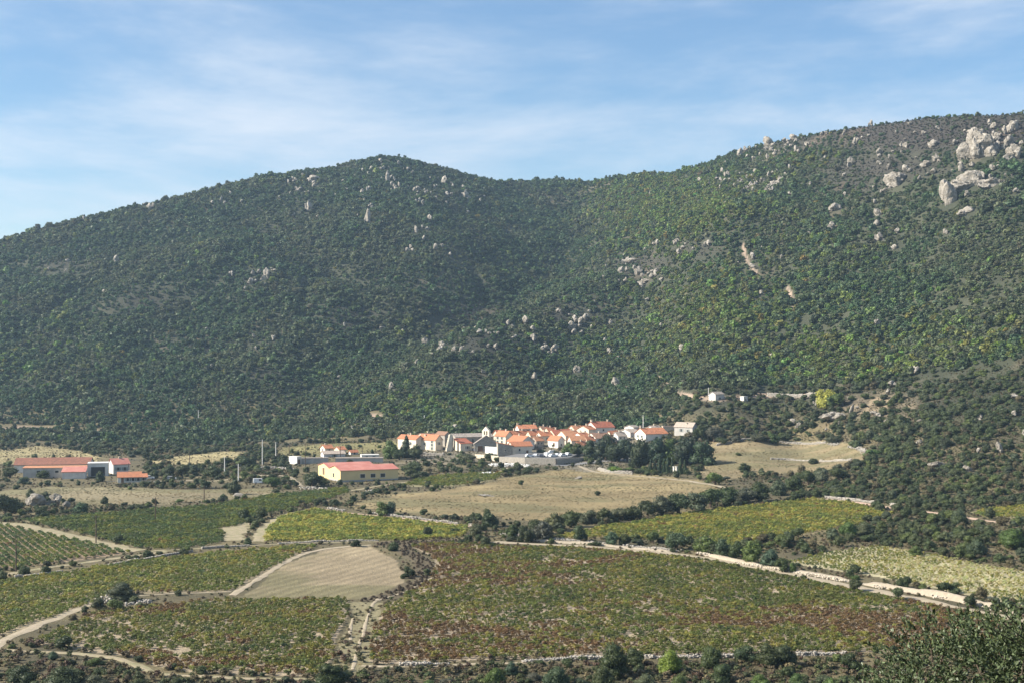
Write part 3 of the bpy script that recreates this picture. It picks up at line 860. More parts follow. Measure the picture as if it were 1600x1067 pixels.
WROW = [(958, 852, 24, 24), (976, 852, 20, 20), (1020, 848, 22, 22), (1056, 858, 32, 34), (1078, 850, 18, 20), (1100, 864, 36, 38), (1130, 870, 32, 32), (1150, 872, 28, 26), (1178, 880, 38, 36), (1202, 887, 32, 30), (1222, 893, 26, 24), (1238, 894, 18, 14)]
for k, (u, y, h, w) in enumerate(WROW):
    T(u, y, h, w, ['bluish', 'oak', 'mid'][k % 3], '%s bushy tree along the white stone bank, counted from the hedgerow end' % ORD[k], group='trees along the white bank', y0=200)
FORE = [(34, 1072, 40, 46, 'oak'), (95, 1078, 44, 66, 'oak'), (82, 1030, 16, 18, 'bluish'), (148, 1076, 26, 44, 'grey'), (216, 1080, 24, 30, 'oak'), (120, 1064, 24, 30, 'oak'), (150, 1040, 16, 28, 'mid'), (514, 1074, 46, 60, 'oak'), (536, 1068, 22, 40, 'oak'), (276, 1078, 22, 26, 'oak'), (600, 1078, 24, 30, 'oak'), (670, 1084, 26, 30, 'mid'), (774, 1072, 36, 36, 'mid'), (800, 1056, 26, 24, 'bluish'), (870, 1078, 46, 46, 'bluish'), (835, 1068, 22, 30, 'grey'), (960, 1056, 58, 56, 'oak'), (940, 1076, 40, 40, 'oak'), (990, 1040, 34, 40, 'oak'), (1046, 1052, 40, 42, 'bright'), (1060, 1086, 36, 34, 'mid'), (1110, 1044, 42, 40, 'oak'), (1128, 1070, 38, 42, 'oak'), (1166, 1036, 34, 42, 'oak'), (1200, 1040, 42, 46, 'oak'), (1226, 1040, 40, 42, 'oak'), (1188, 1076, 28, 32, 'mid'), (1246, 1074, 28, 28, 'mid'), (1288, 1072, 22, 30, 'olive'), (1328, 1048, 36, 36, 'oak'), (1010, 1076, 26, 36, 'olive'), (700, 1074, 18, 30, 'grey'), (1300, 1086, 30, 40, 'mid'), (904, 1078, 24, 30, 'olive'), (740, 1080, 24, 26, 'oak')]
FTXT = {'oak': 'dark evergreen shrub in the rough strip below the vineyards', 'mid': 'mid green leafy shrub in the rough strip below the vineyards', 'bluish': 'blue green shrub in the rough strip below the vineyards', 'grey': 'greyish shrub in the rough strip below the vineyards', 'olive': 'olive coloured shrub in the rough strip below the vineyards', 'bright': 'bright yellow green bush beside the low stone wall'}
FCNT = {}
for u, y, h, w, k in sorted(FORE):
    q = FCNT[k] = FCNT.get(k, -1) + 1
    T(u, y, h, w, k, FTXT[k] if k == 'bright' else '%s from the left: %s' % (ORD[q], FTXT[k]), 'shrub', 'shrub', None if k == 'bright' else k + ' shrubs below the vineyards', big=True, y0=120)
for u, y, h, w, k, lb in [(1584, 858, 38, 50, 'mid', 'big leafy green tree at the right edge above the pale vines'), (1525, 868, 30, 32, 'bluish', 'blue green bush on the scrub slope above the pale vines'), (1432, 868, 18, 22, 'mid', 'green bush at the top corner of the pale vines'), (1500, 818, 28, 32, 'olive', 'olive green tree beside the small far right vineyard'), (1373, 800, 15, 14, 'oak', 'small dark bush on the pink track'), (1325, 838, 28, 30, 'mid', 'green bush below the pink track'), (1350, 836, 22, 30, 'olive', 'olive bush next to the green one below the pink track'), (1337, 905, 9, 16, 'mid', 'little tuft in the gap of the white bank')]:
    T(u, y, h, w, k, lb, 'leafy_tree' if h > 25 else 'shrub', 'tree' if h > 25 else 'shrub', big=True, y0=200)

# ------------------------------------------------------------------ rocks
def rock_mesh(seed, sub=4, sx=1, sy=1, sz=1, tall=False):
    V, Fc = ico(sub)
    r = np.random.default_rng(seed)
    P = V.copy()
    for k in range(14):                                             # chop flat faces
        d = r.normal(size=3); d /= np.linalg.norm(d)
        c = r.uniform(0.45, 0.85)
        e = np.maximum(P @ d - c, 0)
        P = P - e[:, None] * d * 0.9
    P = P * (1 + 0.30 * noise3(P, 1.1, seed) + 0.36 * noise3(P, 3.2, seed + 5) + 0.26 * noise3(P, 7.5, seed + 8))[:, None]
    ck = np.abs(fbm(P[:, 0] * 2.2 + P[:, 1] * 1.3, P[:, 2] * 0.8 + seed, seed + 3, 2) - 0.5)
    P *= (1 - 0.26 * np.exp(-(ck / 0.022) ** 2))[:, None]
    P *= np.array([sx, sy, sz])
    return P, Fc

def crag_mesh(seed, blobs, sub):
    '''one rock mass: chopped blocks grown into each other, upright and split by clefts'''
    r = np.random.default_rng(seed)
    Vs, Fs, off = [], [], 0
    for k in range(blobs):
        P, Fc = rock_mesh(seed * 7 + k, sub)
        f = 1.0 if blobs == 1 else r.uniform(0.42, 0.72) if k else 0.78
        c = np.zeros(3) if k == 0 else np.array([r.uniform(-.62, .62), r.uniform(-.4, .4), r.uniform(-.45, .42)])
        c[2] -= 0.25 * abs(c[0]) * 2
        a = r.uniform(0, 6.28); ca, sa = math.cos(a), math.sin(a)
        P = P @ np.array([[ca, sa, 0], [-sa, ca, 0], [0, 0, 1]]) * np.array([f * r.uniform(.8, 1.1), f, f * r.uniform(.85, 1.25)]) + c
        Vs.append(P); Fs.append(Fc + off); off += len(P)
    return mesh_np('rock', np.concatenate(Vs), np.concatenate(Fs), [ROCK], False)

ROCKM = [crag_mesh(900 + i, 4, 3) for i in range(7)]
ROCKS = [
    (1535, 246, 54, 46, 'largest pale granite crag on the right ridge'), (1482, 320, 30, 42, 'tall pale granite tooth standing below the ridge crags'),
    (1516, 292, 46, 28, 'wide granite face right behind the tall rock tooth'), (1555, 290, 42, 14, 'low tail of rock beside the wide granite face'), (1404, 290, 44, 26, 'pale rock slab cluster left of the rock tooth'),
    (1583, 206, 16, 18, 'rounded boulder beside the largest crag'), (1590, 250, 30, 26, 'pale boulder pile at the right edge of the ridge'), (1580, 228, 18, 18, 'boulder between largest crag and picture edge'),
    (1200, 228, 17, 16, 'pale boulder standing on the skyline'), (1513, 334, 28, 11, 'flat pale slab below the rock tooth'), (1463, 254, 13, 16, 'upright rock left of the largest crag'),
    (1460, 230, 20, 14, 'boulder on the heath above the slab cluster'), (1448, 262, 16, 12, 'low boulder on the heath beside the upright rock'), (1330, 260, 10, 16, 'upright boulder alone on the heath'),
    (1510, 238, 16, 16, 'boulder touching the left foot of the largest crag'), (1372, 338, 16, 13, 'upper of three pale boulders in the right wood'), (1370, 354, 13, 10, 'middle of three pale boulders in the right wood'),
    (1375, 378, 17, 17, 'lowest and roundest of three pale boulders in the right wood'), (1399, 390, 12, 9, 'small pale rock beside the roundest boulder'), (1300, 360, 12, 14, 'pale pointed rock left of the three boulders'),
    (1268, 365, 9, 9, 'small pale rock left of the pointed one'), (1308, 330, 24, 13, 'mossy slab above the pointed rock'), (1240, 216, 14, 9, 'rubbly rock on the skyline beside the pale boulder'),
    (574, 350, 11, 22, 'tall pale pinnacle below the left summit'), (482, 332, 14, 22, 'rock rib on the left hill below the skyline'), (605, 284, 9, 20, 'narrow pale rock under the summit'),
    (488, 285, 20, 12, 'rocks near the crest of the left hill'), (417, 438, 14, 20, 'pale rock face in the middle of the left hill'), (395, 432, 7, 10, 'small rock beside the pale rock face'),
    (650, 364, 7, 12, 'small pale rock below the summit slope'), (680, 390, 11, 9, 'pale square rock on the slope below the saddle'), (998, 432, 17, 18, 'square pale rock face on the spur'),
    (988, 410, 30, 8, 'flat rocks above the square rock face'), (1008, 444, 20, 8, 'broken rocks under the square rock face'), (665, 540, 12, 14, 'pale slanting rock in the ravine'), (903, 582, 15, 12, 'pale boulder in the wood above the village'),
    (962, 601, 13, 13, 'round pale boulder above the cypresses of the village'), (835, 592, 11, 10, 'pale boulder above the bell gable'), (727, 310, 14, 14, 'pale rocks below the saddle crest'), (233, 328, 10, 12, 'pale rocks near the left crest'),
    (1305, 656, 34, 14, 'wide outcrop on the terrace slope'), (1250, 667, 10, 8, 'grey boulder beside the terrace wall'), (1468, 730, 30, 10, 'pale bare rock slab in the right scrub'), (1512, 737, 16, 11, 'pale rock in the scrub right of the bare slab'),
    (1530, 655, 18, 9, 'pale rock on the scrub slope near the right edge'), (1585, 622, 18, 9, 'pale rock high on the scrub slope at the right edge'), (1385, 660, 14, 8, 'pale rock above the right meadow corner'),
    (52, 790, 26, 20, 'grey outcrop rock under the bushy tree at left'), (88, 788, 26, 18, 'shaded outcrop rock under the round tree at left'), (104, 792, 14, 10, 'small end rock of the left outcrop'),
    (372, 778, 24, 8, 'pale rock heap under the windswept tree'), (905, 748, 12, 4, 'pale stone lying on the central meadow'), (757, 775, 26, 3, 'flat bare rock in the central meadow'),
]
for i, (u, y, w, h, lb) in enumerate(ROCKS):
    X, Y, Z = at(u, y)
    mpp = Y / F
    big = w > 30
    me = crag_mesh(700 + i, 8, 5) if big else ROCKM[i % 7]
    o = link('rock', me, None, (X, Y + w * mpp * 0.25, Z + h * mpp * 0.45), lb, 'rock')
    o.scale = (w * mpp * 0.60, w * mpp * 0.5, h * mpp * 0.72)
    o.rotation_euler = (0, 0, (i % 5 - 2) * 0.2)
    HEDGE_WOODS.append((X, Y - 2 * mpp - 1, w * mpp * 0.42 + 1.0)); HEDGE_WOODS.append((X, Y - min(h * mpp * 0.6, 5), w * mpp * 0.36))

# ------------------------------------------------------------------ dry stone walls and banks (stones too small to pick apart)
_bx = np.array([(-1, -1, -1), (1, -1, -1), (1, 1, -1), (-1, 1, -1), (-1, -1, 1), (1, -1, 1), (1, 1, 1), (-1, 1, 1)], float)
_bq = np.array([(3, 2, 1, 0), (4, 5, 6, 7), (0, 1, 5, 4), (1, 2, 6, 5), (2, 3, 7, 6), (3, 0, 4, 7)])
PATH_LINES = [(polyline_world(p, 4.0), w) for _, p, w, _ in PATHS]
WALL_LINES = []
def stone_wall(pts, h, thick, label, s=0.42, name='stone_wall', gap=0.0, m=None, seed=3, spread=0.0):
    P = polyline_world(pts, s * 0.9)
    r = np.random.default_rng(seed + len(P))
    WALL_LINES.append((P[::6], thick + 0.5))
    T = np.gradient(P, axis=0); T /= np.linalg.norm(T, axis=1)[:, None] + 1e-9
    Nn = np.stack([-T[:, 1], T[:, 0]], 1)
    hv = h * (0.55 + 0.9 * vnoise(np.arange(len(P)) * 0.09, np.zeros(len(P)), seed))
    ok = vnoise(np.arange(len(P)) * 0.05, np.ones(len(P)), seed + 4) >= gap
    Vs, Qs, off = [], [], 0
    courses = max(1, int(round(h / (s * 0.62))))
    for c in range(courses + 1):
        for lane in ((-0.5, 0.5) if thick > s else (0,)):
            keep = ok & (hv > c * s * 0.6)
            k = np.nonzero(keep)[0]
            if not len(k):
                continue
            n = len(k)
            off_n = lane * (thick - s) + r.normal(size=n) * (0.06 + spread)
            cen = P[k] + Nn[k] * off_n[:, None] + T[k] * (r.uniform(-.5, .5, n) * s * 0.5)[:, None]
            z = z_at(cen[:, 0], cen[:, 1]) + c * s * 0.6 + s * 0.15
            sz = np.stack([r.uniform(.42, .72, n) * s, r.uniform(.35, .6, n) * s, r.uniform(.26, .42, n) * s], 1)
            B = _bx[None] * sz[:, None] * r.uniform(0.72, 1.0, (n, 8, 1))
            ang = np.arctan2(T[k, 1], T[k, 0]) + r.normal(size=n) * 0.25
            ca, sa = np.cos(ang)[:, None], np.sin(ang)[:, None]
            X = B[..., 0] * ca - B[..., 1] * sa + cen[:, :1]; Y = B[..., 0] * sa + B[..., 1] * ca + cen[:, 1:]
            Z = B[..., 2] + z[:, None] + B[..., 0] * r.normal(size=(n, 1)) * 0.18
            Vs.append(np.stack([X, Y, Z], -1).reshape(-1, 3))
            Qs.append((_bq[None] + (off + 8 * np.arange(n))[:, None, None]).reshape(-1, 4)); off += 8 * n
    return link(name, quads_np(name, np.concatenate(Vs), np.concatenate(Qs), m or ROCK_N), label=label, cat='wall')

def earth_bank(pts, h, w, seed=5):
    '''a cut bank of pale earth: a low ridge, steep to the track, uneven along its length'''
    P = polyline_world(pts, 0.8)
    T = np.gradient(P, axis=0); T /= np.linalg.norm(T, axis=1)[:, None] + 1e-9
    Nn = np.stack([-T[:, 1], T[:, 0]], 1)
    k_, n = 9, len(P); V = []
    hv = h * (0.45 + 0.85 * fbm(np.arange(n) * 0.07, np.zeros(n), seed, 3)) * sstep(0, 6, np.arange(n)) * sstep(0, 6, np.arange(n)[::-1])
    for j in range(k_):
        f = j / (k_ - 1); prof = np.interp(f, [0, .25, .5, .75, 1], [-.1, .75, 1, .7, -.1])
        q = P + Nn * ((f - .5) * w * (.8 + .5 * vnoise(np.arange(n) * .3, np.full(n, j * 1.7), seed)))[:, None]
        V.append(np.column_stack([q, z_at(q[:, 0], q[:, 1]) + prof * hv + (vnoise(np.arange(n) * .9, np.full(n, j * 2.1), seed + 2) - .5) * .22 * max(prof, 0)]))
    V = np.stack(V, 1); ix = np.arange(n * k_).reshape(n, k_)
    Q = np.stack([ix[:-1, :-1], ix[1:, :-1], ix[1:, 1:], ix[:-1, 1:]], -1).reshape(-1, 4)[:, ::-1]
    return link('earth_bank', quads_np('earth_bank', V.reshape(-1, 3), Q, PALE_EARTH, False), kind='structure')
PALE_EARTH = plain_mat('pale_cut_earth', (0.39, 0.33, 0.25), 0.55, 1.25, 1.3, 0.95, 0.25, (0.40, 0.34, 0.25))
earth_bank([(1345, 911), (1400, 920), (1470, 933), (1520, 943), (1560, 951), (1600, 960)], 1.15, 2.6)
earth_bank([(1100, 866), (1140, 875), (1200, 887), (1240, 893), (1300, 903), (1335, 909)], 0.85, 2.2, 9)
earth_bank([(790, 842), (860, 846), (930, 850), (1010, 858), (1060, 863)], 0.6, 2.4, 13)
WHITE_BANK = plain_mat('white_bank_stone', (0.56, 0.49, 0.39), 0.6, 1.15, 1.5, 0.9, 0.05)
stone_wall([(860, 843), (930, 848), (1010, 856), (1060, 862)], 0.5, 1.2, 'broken pale stone bank along the white track below the hedgerow', 0.36, spread=0.3, gap=0.2)
stone_wall([(1080, 862), (1140, 876), (1200, 888), (1240, 894), (1300, 904), (1340, 911)], 0.42, 1.1, 'pale stones on the bank below the bushy trees', 0.32, gap=0.5, spread=0.3, m=WHITE_BANK)
stone_wall([(1345, 912), (1400, 921), (1470, 934), (1520, 944), (1560, 952)], 0.5, 1.0, 'pale stones along the cut bank under the pale vines', 0.3, gap=0.62, spread=0.5, m=WHITE_BANK)
stone_wall([(590, 1041), (700, 1039), (820, 1034), (900, 1030), (960, 1027), (1060, 1028), (1180, 1026), (1320, 1022)], 0.45, 0.8, 'low dry stone wall at the bottom of the red and green vineyard', 0.36, gap=0.42, spread=0.15)
stone_wall([(770, 838), (800, 836), (850, 843), (900, 843)], 0.6, 1.6, 'tumbled white stones along the top of the white track', 0.5, gap=0.25, spread=0.7)
stone_wall([(300, 858), (380, 853), (460, 848), (590, 845)], 0.45, 0.7, 'long dry stone wall under the bright green vineyard', 0.36, gap=0.3)
stone_wall([(500, 794), (560, 800), (640, 808), (740, 821)], 0.45, 0.7, 'dry stone wall along the top of the bright green vineyard', 0.36, gap=0.45, spread=0.2)
stone_wall([(0, 906), (70, 897), (160, 885), (240, 871), (300, 862)], 0.45, 0.7, 'low stone edge between two vineyards at left', 0.4, gap=0.35)
stone_wall([(158, 943), (170, 936), (184, 940)], 0.8, 2.2, 'heap of stones beside the olive tree', 0.42, 'stone_heap', spread=0.5)
stone_wall([(192, 945), (215, 944), (235, 942)], 0.5, 1.6, 'scattered stones right of the olive tree', 0.4, 'stone_heap', spread=0.5)
stone_wall([(1110, 697), (1150, 690), (1230, 690), (1290, 692)], 0.9, 0.8, 'pale terrace wall at the top of the right meadow', 0.5, gap=0.25)
stone_wall([(1195, 717), (1250, 718), (1330, 719)], 0.7, 0.8, 'low stone terrace wall across the right meadow', 0.5, gap=0.2)
stone_wall([(935, 734), (948, 738), (970, 740), (988, 741)], 1.3, 0.8, 'curved stone wall around the garden by the village road', 0.5)
stone_wall([(1200, 618), (1250, 619), (1275, 620)], 2.2, 0.9, 'tan terrace wall left of the yellow poplar', 0.6)
stone_wall([(1290, 692), (1340, 698), (1362, 712)], 0.7, 0.8, 'broken stone wall at the corner of the right meadow', 0.5, gap=0.4, spread=0.5)
stone_wall([(620, 712), (660, 711), (700, 712), (740, 716)], 1.6, 0.8, 'rough stone wall below the cream village house', 0.55, gap=0.2)
stone_wall([(395, 733), (430, 731), (470, 735)], 0.9, 1.4, 'rubble bank above the farm track', 0.5, gap=0.2, spread=0.8)
stone_wall([(460, 762), (500, 764), (560, 766), (590, 768)], 0.6, 1.4, 'stony bank in front of the yellow warehouse', 0.5, gap=0.4, spread=1.0)
stone_wall([(1280, 777), (1340, 782), (1400, 790)], 0.8, 0.9, 'pink stone edge of the track at the top of the right vineyard', 0.5, gap=0.2)


# ------------------------------------------------------------------ buildings
WALLS = {
    'cream': plain_mat('cream_render', (0.68, 0.60, 0.47), 0.78, 1.15, 0.6, 0.9, 0.0, (0.56, 0.49, 0.39)),
    'white': plain_mat('white_render', (0.69, 0.66, 0.59), 0.8, 1.12, 0.6, 0.9, 0.0, (0.63, 0.59, 0.52)),
    'stone': plain_mat('rubble_stone', (0.29, 0.265, 0.225), 0.6, 1.3, 2.2, 0.95, 0.12, (0.39, 0.35, 0.29)),
    'tan': plain_mat('tan_stone', (0.47, 0.40, 0.30), 0.7, 1.25, 2.0, 0.95, 0.1, (0.56, 0.49, 0.38)),
    'grey': plain_mat('grey_render', (0.44, 0.42, 0.38), 0.8, 1.15, 0.7, 0.95, 0.0, (0.36, 0.34, 0.31)),
    'pale': plain_mat('pale_grey_render', (0.60, 0.57, 0.52), 0.8, 1.15, 0.7, 0.95, 0.0, (0.52, 0.49, 0.45)),
    'yellow': plain_mat('yellow_render', (0.66, 0.51, 0.26), 0.82, 1.1, 0.5, 0.85),
    'brick': plain_mat('bare_brick', (0.46, 0.24, 0.15), 0.75, 1.2, 1.5, 0.9, 0.05),
    'plinth': plain_mat('grey_plinth', (0.33, 0.32, 0.30), 0.8, 1.15, 0.8, 0.9),
}
ROOFS = {
    'orange': roof_mat('orange_tiles', (0.60, 0.245, 0.125), (0.44, 0.19, 0.11)),
    'pale': roof_mat('pale_orange_tiles', (0.66, 0.32, 0.17), (0.52, 0.26, 0.15)),
    'red': roof_mat('red_tiles', (0.46, 0.15, 0.09), (0.36, 0.14, 0.09)),
    'brown': roof_mat('old_brown_tiles', (0.36, 0.20, 0.13), (0.26, 0.17, 0.12)),
    'grey': roof_mat('weathered_grey_tiles', (0.42, 0.37, 0.32), (0.32, 0.27, 0.23)),
    'sand': roof_mat('bleached_tiles', (0.52, 0.44, 0.36), (0.42, 0.34, 0.28)),
    'rust': roof_mat('stained_red_tiles', (0.40, 0.17, 0.11), (0.20, 0.11, 0.08)),
    'metal': plain_mat('pink_red_sheet_roof', (0.43, 0.165, 0.125), 0.75, 1.15, 0.35, 0.6, 0.0, (0.50, 0.22, 0.17)),
    'white': plain_mat('white_flat_roof', (0.62, 0.60, 0.56), 0.85, 1.08, 0.5, 0.8),
}
GLASS, _nd, _lk, _b = mat('dark_window_glass'); _b.inputs['Base Color'].default_value = (0.025, 0.03, 0.035, 1); _b.inputs['Roughness'].default_value = 0.15; _b.inputs['Specular IOR Level'].default_value = 0.5
FRAME = plain_mat('window_frame_paint', (0.55, 0.52, 0.46), 0.9, 1.1, 2, 0.7)
WOOD = plain_mat('brown_door_wood', (0.17, 0.10, 0.06), 0.75, 1.2, 3, 0.7)
SHUT = plain_mat('grey_green_shutter', (0.20, 0.24, 0.22), 0.85, 1.1, 2, 0.7)

def opening(root, face, W, D, fx, z, w, h, kind='window'):
    """a window or door set on a wall: frame ring proud of the wall, pane a little behind its face"""
    L = W if face == 'R' else D
    c = fx * L
    def P(a, out, zz):                                              # along the wall, outwards, up
        return (a, -out, zz) if face == 'R' else (-out, a, zz)
    def slab(mb, a0, a1, z0, z1, o0, o1):
        p, q = P(a0, o0, z0), P(a1, o1, z1)
        mb.box(tuple(min(i, j) for i, j in zip(p, q)), tuple(max(i, j) for i, j in zip(p, q)))
    t = 0.12
    f = MB()
    slab(f, c - w / 2 - t, c - w / 2, z, z + h + t, 0.0, 0.10); slab(f, c + w / 2, c + w / 2 + t, z, z + h + t, 0.0, 0.10)
    slab(f, c - w / 2, c + w / 2, z + h, z + h + t, 0.0, 0.10)
    if kind != 'door':
        slab(f, c - w / 2 - t - .06, c + w / 2 + t + .06, z - 0.14, z, 0.0, 0.16)
    fo = link(kind, f.mesh(kind, FRAME), root)
    g = MB(); slab(g, c - w / 2, c + w / 2, z, z + h, -0.05, 0.035)
    link('pane' if kind == 'window' else 'door_leaf', g.mesh('pane', GLASS if kind == 'window' else WOOD), fo)
    if kind == 'window' and w < 1.3 and h > 1.1:
        for s_ in (-1, 1):
            sh = MB(); a0 = c + s_ * (w / 2 + t + 0.02)
            slab(sh, min(a0, a0 + s_ * w * .5), max(a0, a0 + s_ * w * .5), z, z + h, 0.003, 0.06)
            link('shutter', sh.mesh('shutter', SHUT), fo)

def house(u, y, wl, wr, hpx, rise, label, theta=28, ridge='x', wall='cream', roof='orange', wins=(), chim=(), name='house', cat='house', sink=2.5, over=0.35, plinth=0, dz=0.0, off=None):
    """near corner at photo point (u, y); wl / wr: how wide the left and the right wall look"""
    X, Y, Z = at(u, y)
    mpp = Y / F; th = R(theta)
    if off:                                                         # beside another building: that far along its left wall
        X, Y = X - math.sin(th) * off * mpp / math.sin(th), Y + math.cos(th) * off * mpp / math.sin(th)
    W, D, H, rs = wr * mpp / math.cos(th), wl * mpp / math.sin(th), hpx * mpp, rise * mpp
    root = link(name, None, None, (X, Y, Z + dz), label, cat, rz=th)
    wm = WALLS[wall]
    for fx_ in np.linspace(0.05, .95, max(2, int(W / 4))):
        for fy_ in np.linspace(0.05, .95, max(2, int(D / 4))):
            HEDGE_WOODS.append((X + fx_ * W * math.cos(th) - fy_ * D * math.sin(th), Y + fx_ * W * math.sin(th) + fy_ * D * math.cos(th), 3.4))
    HEDGE_WOODS.append((X, Y - 3, 2.5)); HEDGE_WOODS.append((X + .5 * W * math.cos(th), Y + .5 * W * math.sin(th) - 4, min(.4 * W, 6)))
    b = MB()
    if ridge == 'x':                                                # gables on the left and right ends
        b.prism([(0, 0, -sink), (0, D, -sink), (0, D, H), (0, D / 2, H + rs), (0, 0, H)], (W, 0, 0))
    elif ridge == 'y':                                              # gable on the front
        b.prism([(0, 0, -sink), (W, 0, -sink), (W, 0, H), (W / 2, 0, H + rs), (0, 0, H)], (0, D, 0))
    elif ridge == 'shed':                                           # one slope rising to the back
        b.prism([(0, 0, -sink), (0, D, -sink), (0, D, H + rs), (0, 0, H)], (W, 0, 0))
    elif ridge == 'shedl':                                          # one slope falling to the right
        b.prism([(0, 0, -sink), (W, 0, -sink), (W, 0, H), (0, 0, H + rs)], (0, D, 0))
    else:
        b.box((0, 0, -sink), (W, D, H))
    link('wall', b.mesh('wall', wm), root)
    t = 0.16; o = over
    def slope(a, b_, run):
        """roof slab: a -> b is one slope in section, swept along run"""
        mb = MB(); a, b_ = Vector(a), Vector(b_)
        up = Vector((0, 0, t))
        mb.prism([tuple(a + Vector((0, 0, .01))), tuple(b_ + Vector((0, 0, .01))), tuple(b_ + up), tuple(a + up)], run)
        return mb
    parts = []
    if ridge == 'x':
        k = rs / (D / 2)
        parts = [slope((-o, -o, H - k * o), (-o, D / 2, H + rs), (W + 2 * o, 0, 0)), slope((-o, D + o, H - k * o), (-o, D / 2 + 0.002, H + rs), (W + 2 * o, 0, 0))]
    elif ridge == 'y':
        k = rs / (W / 2)
        parts = [slope((-o, -o, H - k * o), (W / 2, -o, H + rs), (0, D + 2 * o, 0)), slope((W + o, -o, H - k * o), (W / 2 + 0.002, -o, H + rs), (0, D + 2 * o, 0))]
    elif ridge == 'shed':
        k = rs / D
        parts = [slope((-o, -o, H - k * o), (-o, D + o, H + rs + k * o), (W + 2 * o, 0, 0))]
    elif ridge == 'shedl':
        k = rs / W
        parts = [slope((-o, -o, H + rs + k * o), (W + o, -o, H - k * o), (0, D + 2 * o, 0))]
    else:
        mb = MB(); mb.box((-.15, -.15, H + .004), (W + .15, D + .15, H + .25)); parts = [mb]
    ro = None
    for mb in parts:
        ro = link('roof', mb.mesh('roof', ROOFS[roof]), root)
    for fx, fy, cw, chh in chim:
        c = MB(); zt = H + (rs * (1 - abs(2 * fy - 1)) if ridge == 'x' else rs * (1 - abs(2 * fx - 1)) if ridge == 'y' else rs * fy if ridge == 'shed' else 0)
        c.box((fx * W - cw / 2, fy * D - cw / 2, zt - .6), (fx * W + cw / 2, fy * D + cw / 2, zt + chh))
        c.box((fx * W - cw * .7, fy * D - cw * .7, zt + chh), (fx * W + cw * .7, fy * D + cw * .7, zt + chh + .15))
        link('chimney', c.mesh('chimney', WALLS['tan']), ro)
    if plinth:
        p = MB(); p.box((-.06, -.06, -sink), (W + .06, D + .06, plinth)); link('plinth', p.mesh('plinth', WALLS['plinth']), root)
    for wn_ in wins:
        opening(root, wn_[0], W, D, wn_[1], wn_[2] * H, wn_[3], wn_[4], wn_[5] if len(wn_) > 5 else 'window')
    return root

def Wn(face, xs, zs, w=0.95, h=1.3):
    return [(face, x, z, w, h) for x in xs for z in zs]

# --- the yellow warehouse with its two gables (two spans side by side)
house(532, 753, 25, 87, 18, 6, 'long yellow warehouse with pink red sheet roof and three windows', 24, 'x', 'yellow', 'metal', [('R', .38, .34, 1.9, 1.4), ('R', .56, .34, 1.9, 1.4), ('R', .73, .34, 1.9, 1.4), ('L', .6, .3, 1.6, 1.6)], name='warehouse', cat='warehouse', plinth=0.7)
house(532, 753, 25, 70, 18.5, 5.5, 'rear span of the yellow warehouse with its own gable', 24, 'x', 'yellow', 'metal', [('L', .5, .28, 2.6, 2.8, 'door')], name='warehouse', cat='warehouse', off=25.1)
# --- white cabin and sheds behind it
house(464, 725, 15, 6, 11, 1.5, 'small white cabin with dark doorway above the warehouse', 45, 'flat', 'white', 'white', [('R', .45, 0.02, 1.6, 2.2, 'door')], name='cabin', cat='cabin')
house(470, 724, 2, 42, 8, 0, 'low grey yard wall beside the white cabin', 8, 'flat', 'grey', 'grey', name='yard_wall', cat='wall')
house(524, 722, 2, 74, 6, 0, 'long grey yard wall behind the warehouse', 6, 'flat', 'grey', 'grey', name='yard_wall', cat='wall')
house(565, 717, 4, 27, 6, 1, 'long white shed behind the warehouse roof', 12, 'flat', 'white', 'white', Wn('R', [.3, .7], [.4], 1.2, .7), name='shed', cat='shed')
house(506, 714, 8, 32, 5, 4, 'grey roofed shed left of the white shed', 20, 'x', 'pale', 'sand', [('R', .5, .1, 1.2, 1.2)], name='shed', cat='shed')
house(508, 707, 10, 12, 7, 5, 'orange roofed cottage with pale gable behind the warehouse', 30, 'x', 'cream', 'orange', [('L', .5, .3, .9, 1.1), ('R', .5, .3, .9, 1.1)], [(.3, .5, .5, .7)])
house(530, 709, 10, 10, 7, 4, 'second orange roofed cottage behind the warehouse', 30, 'x', 'cream', 'orange', [('L', .4, .3, .9, 1.1)])
house(548, 710, 4, 11, 4, 3, 'low orange roof behind the white shed', 30, 'x', 'pale', 'orange', [('R', .5, .2, .9, 1.0)])
# --- farm at left
house(22, 738, 9, 112, 12, 9, 'long low barn with stained red tile roof and white gable', 10, 'x', 'white', 'rust', [('L', .45, .15, 1.6, 2.2, 'door')], name='barn', cat='barn')
house(36, 746, 3, 92, 15, 1.5, 'grey lean-to running along the front of the long barn', 8, 'shed', 'grey', 'pale', Wn('R', [.25, .55], [.5], 1.4, .9), name='barn_annex', cat='barn')
house(97, 748, 4, 34, 11, 6, 'small annex with pink red roof in front of the barn', 10, 'shed', 'pale', 'metal', [('L', .5, .1, 1.2, 2.0, 'door')], name='barn_annex', cat='barn')
house(137, 744, 7, 30, 20, 0, 'white flat roofed block between barn and farmhouse', 14, 'flat', 'white', 'white', [('R', .5, .05, 5.5, 3.6)], name='farm_block', cat='building')
house(177, 740, 14, 22, 15, 8, 'pale farmhouse with bright red roof', 32, 'x', 'pale', 'metal', Wn('R', [.3, .7], [.35], 1.1, 1.3), [(.5, .5, .6, .6)])
house(184, 754, 6, 34, 9, 7, 'cottage with orange roof in front of the farmhouse', 16, 'x', 'white', 'orange', [('R', .2, .05, 1.0, 2.0, 'door'), ('R', .42, .3, 1.0, 1.2), ('R', .65, .3, 1.0, 1.2), ('R', .88, .3, 1.0, 1.2)], [(.5, .55, .5, .7)])
house(218, 750, 4, 11, 5, 4, 'little orange roofed shed against the cottage', 20, 'shed', 'pale', 'orange', [('R', .5, .1, .9, 1.2)], name='shed', cat='shed')
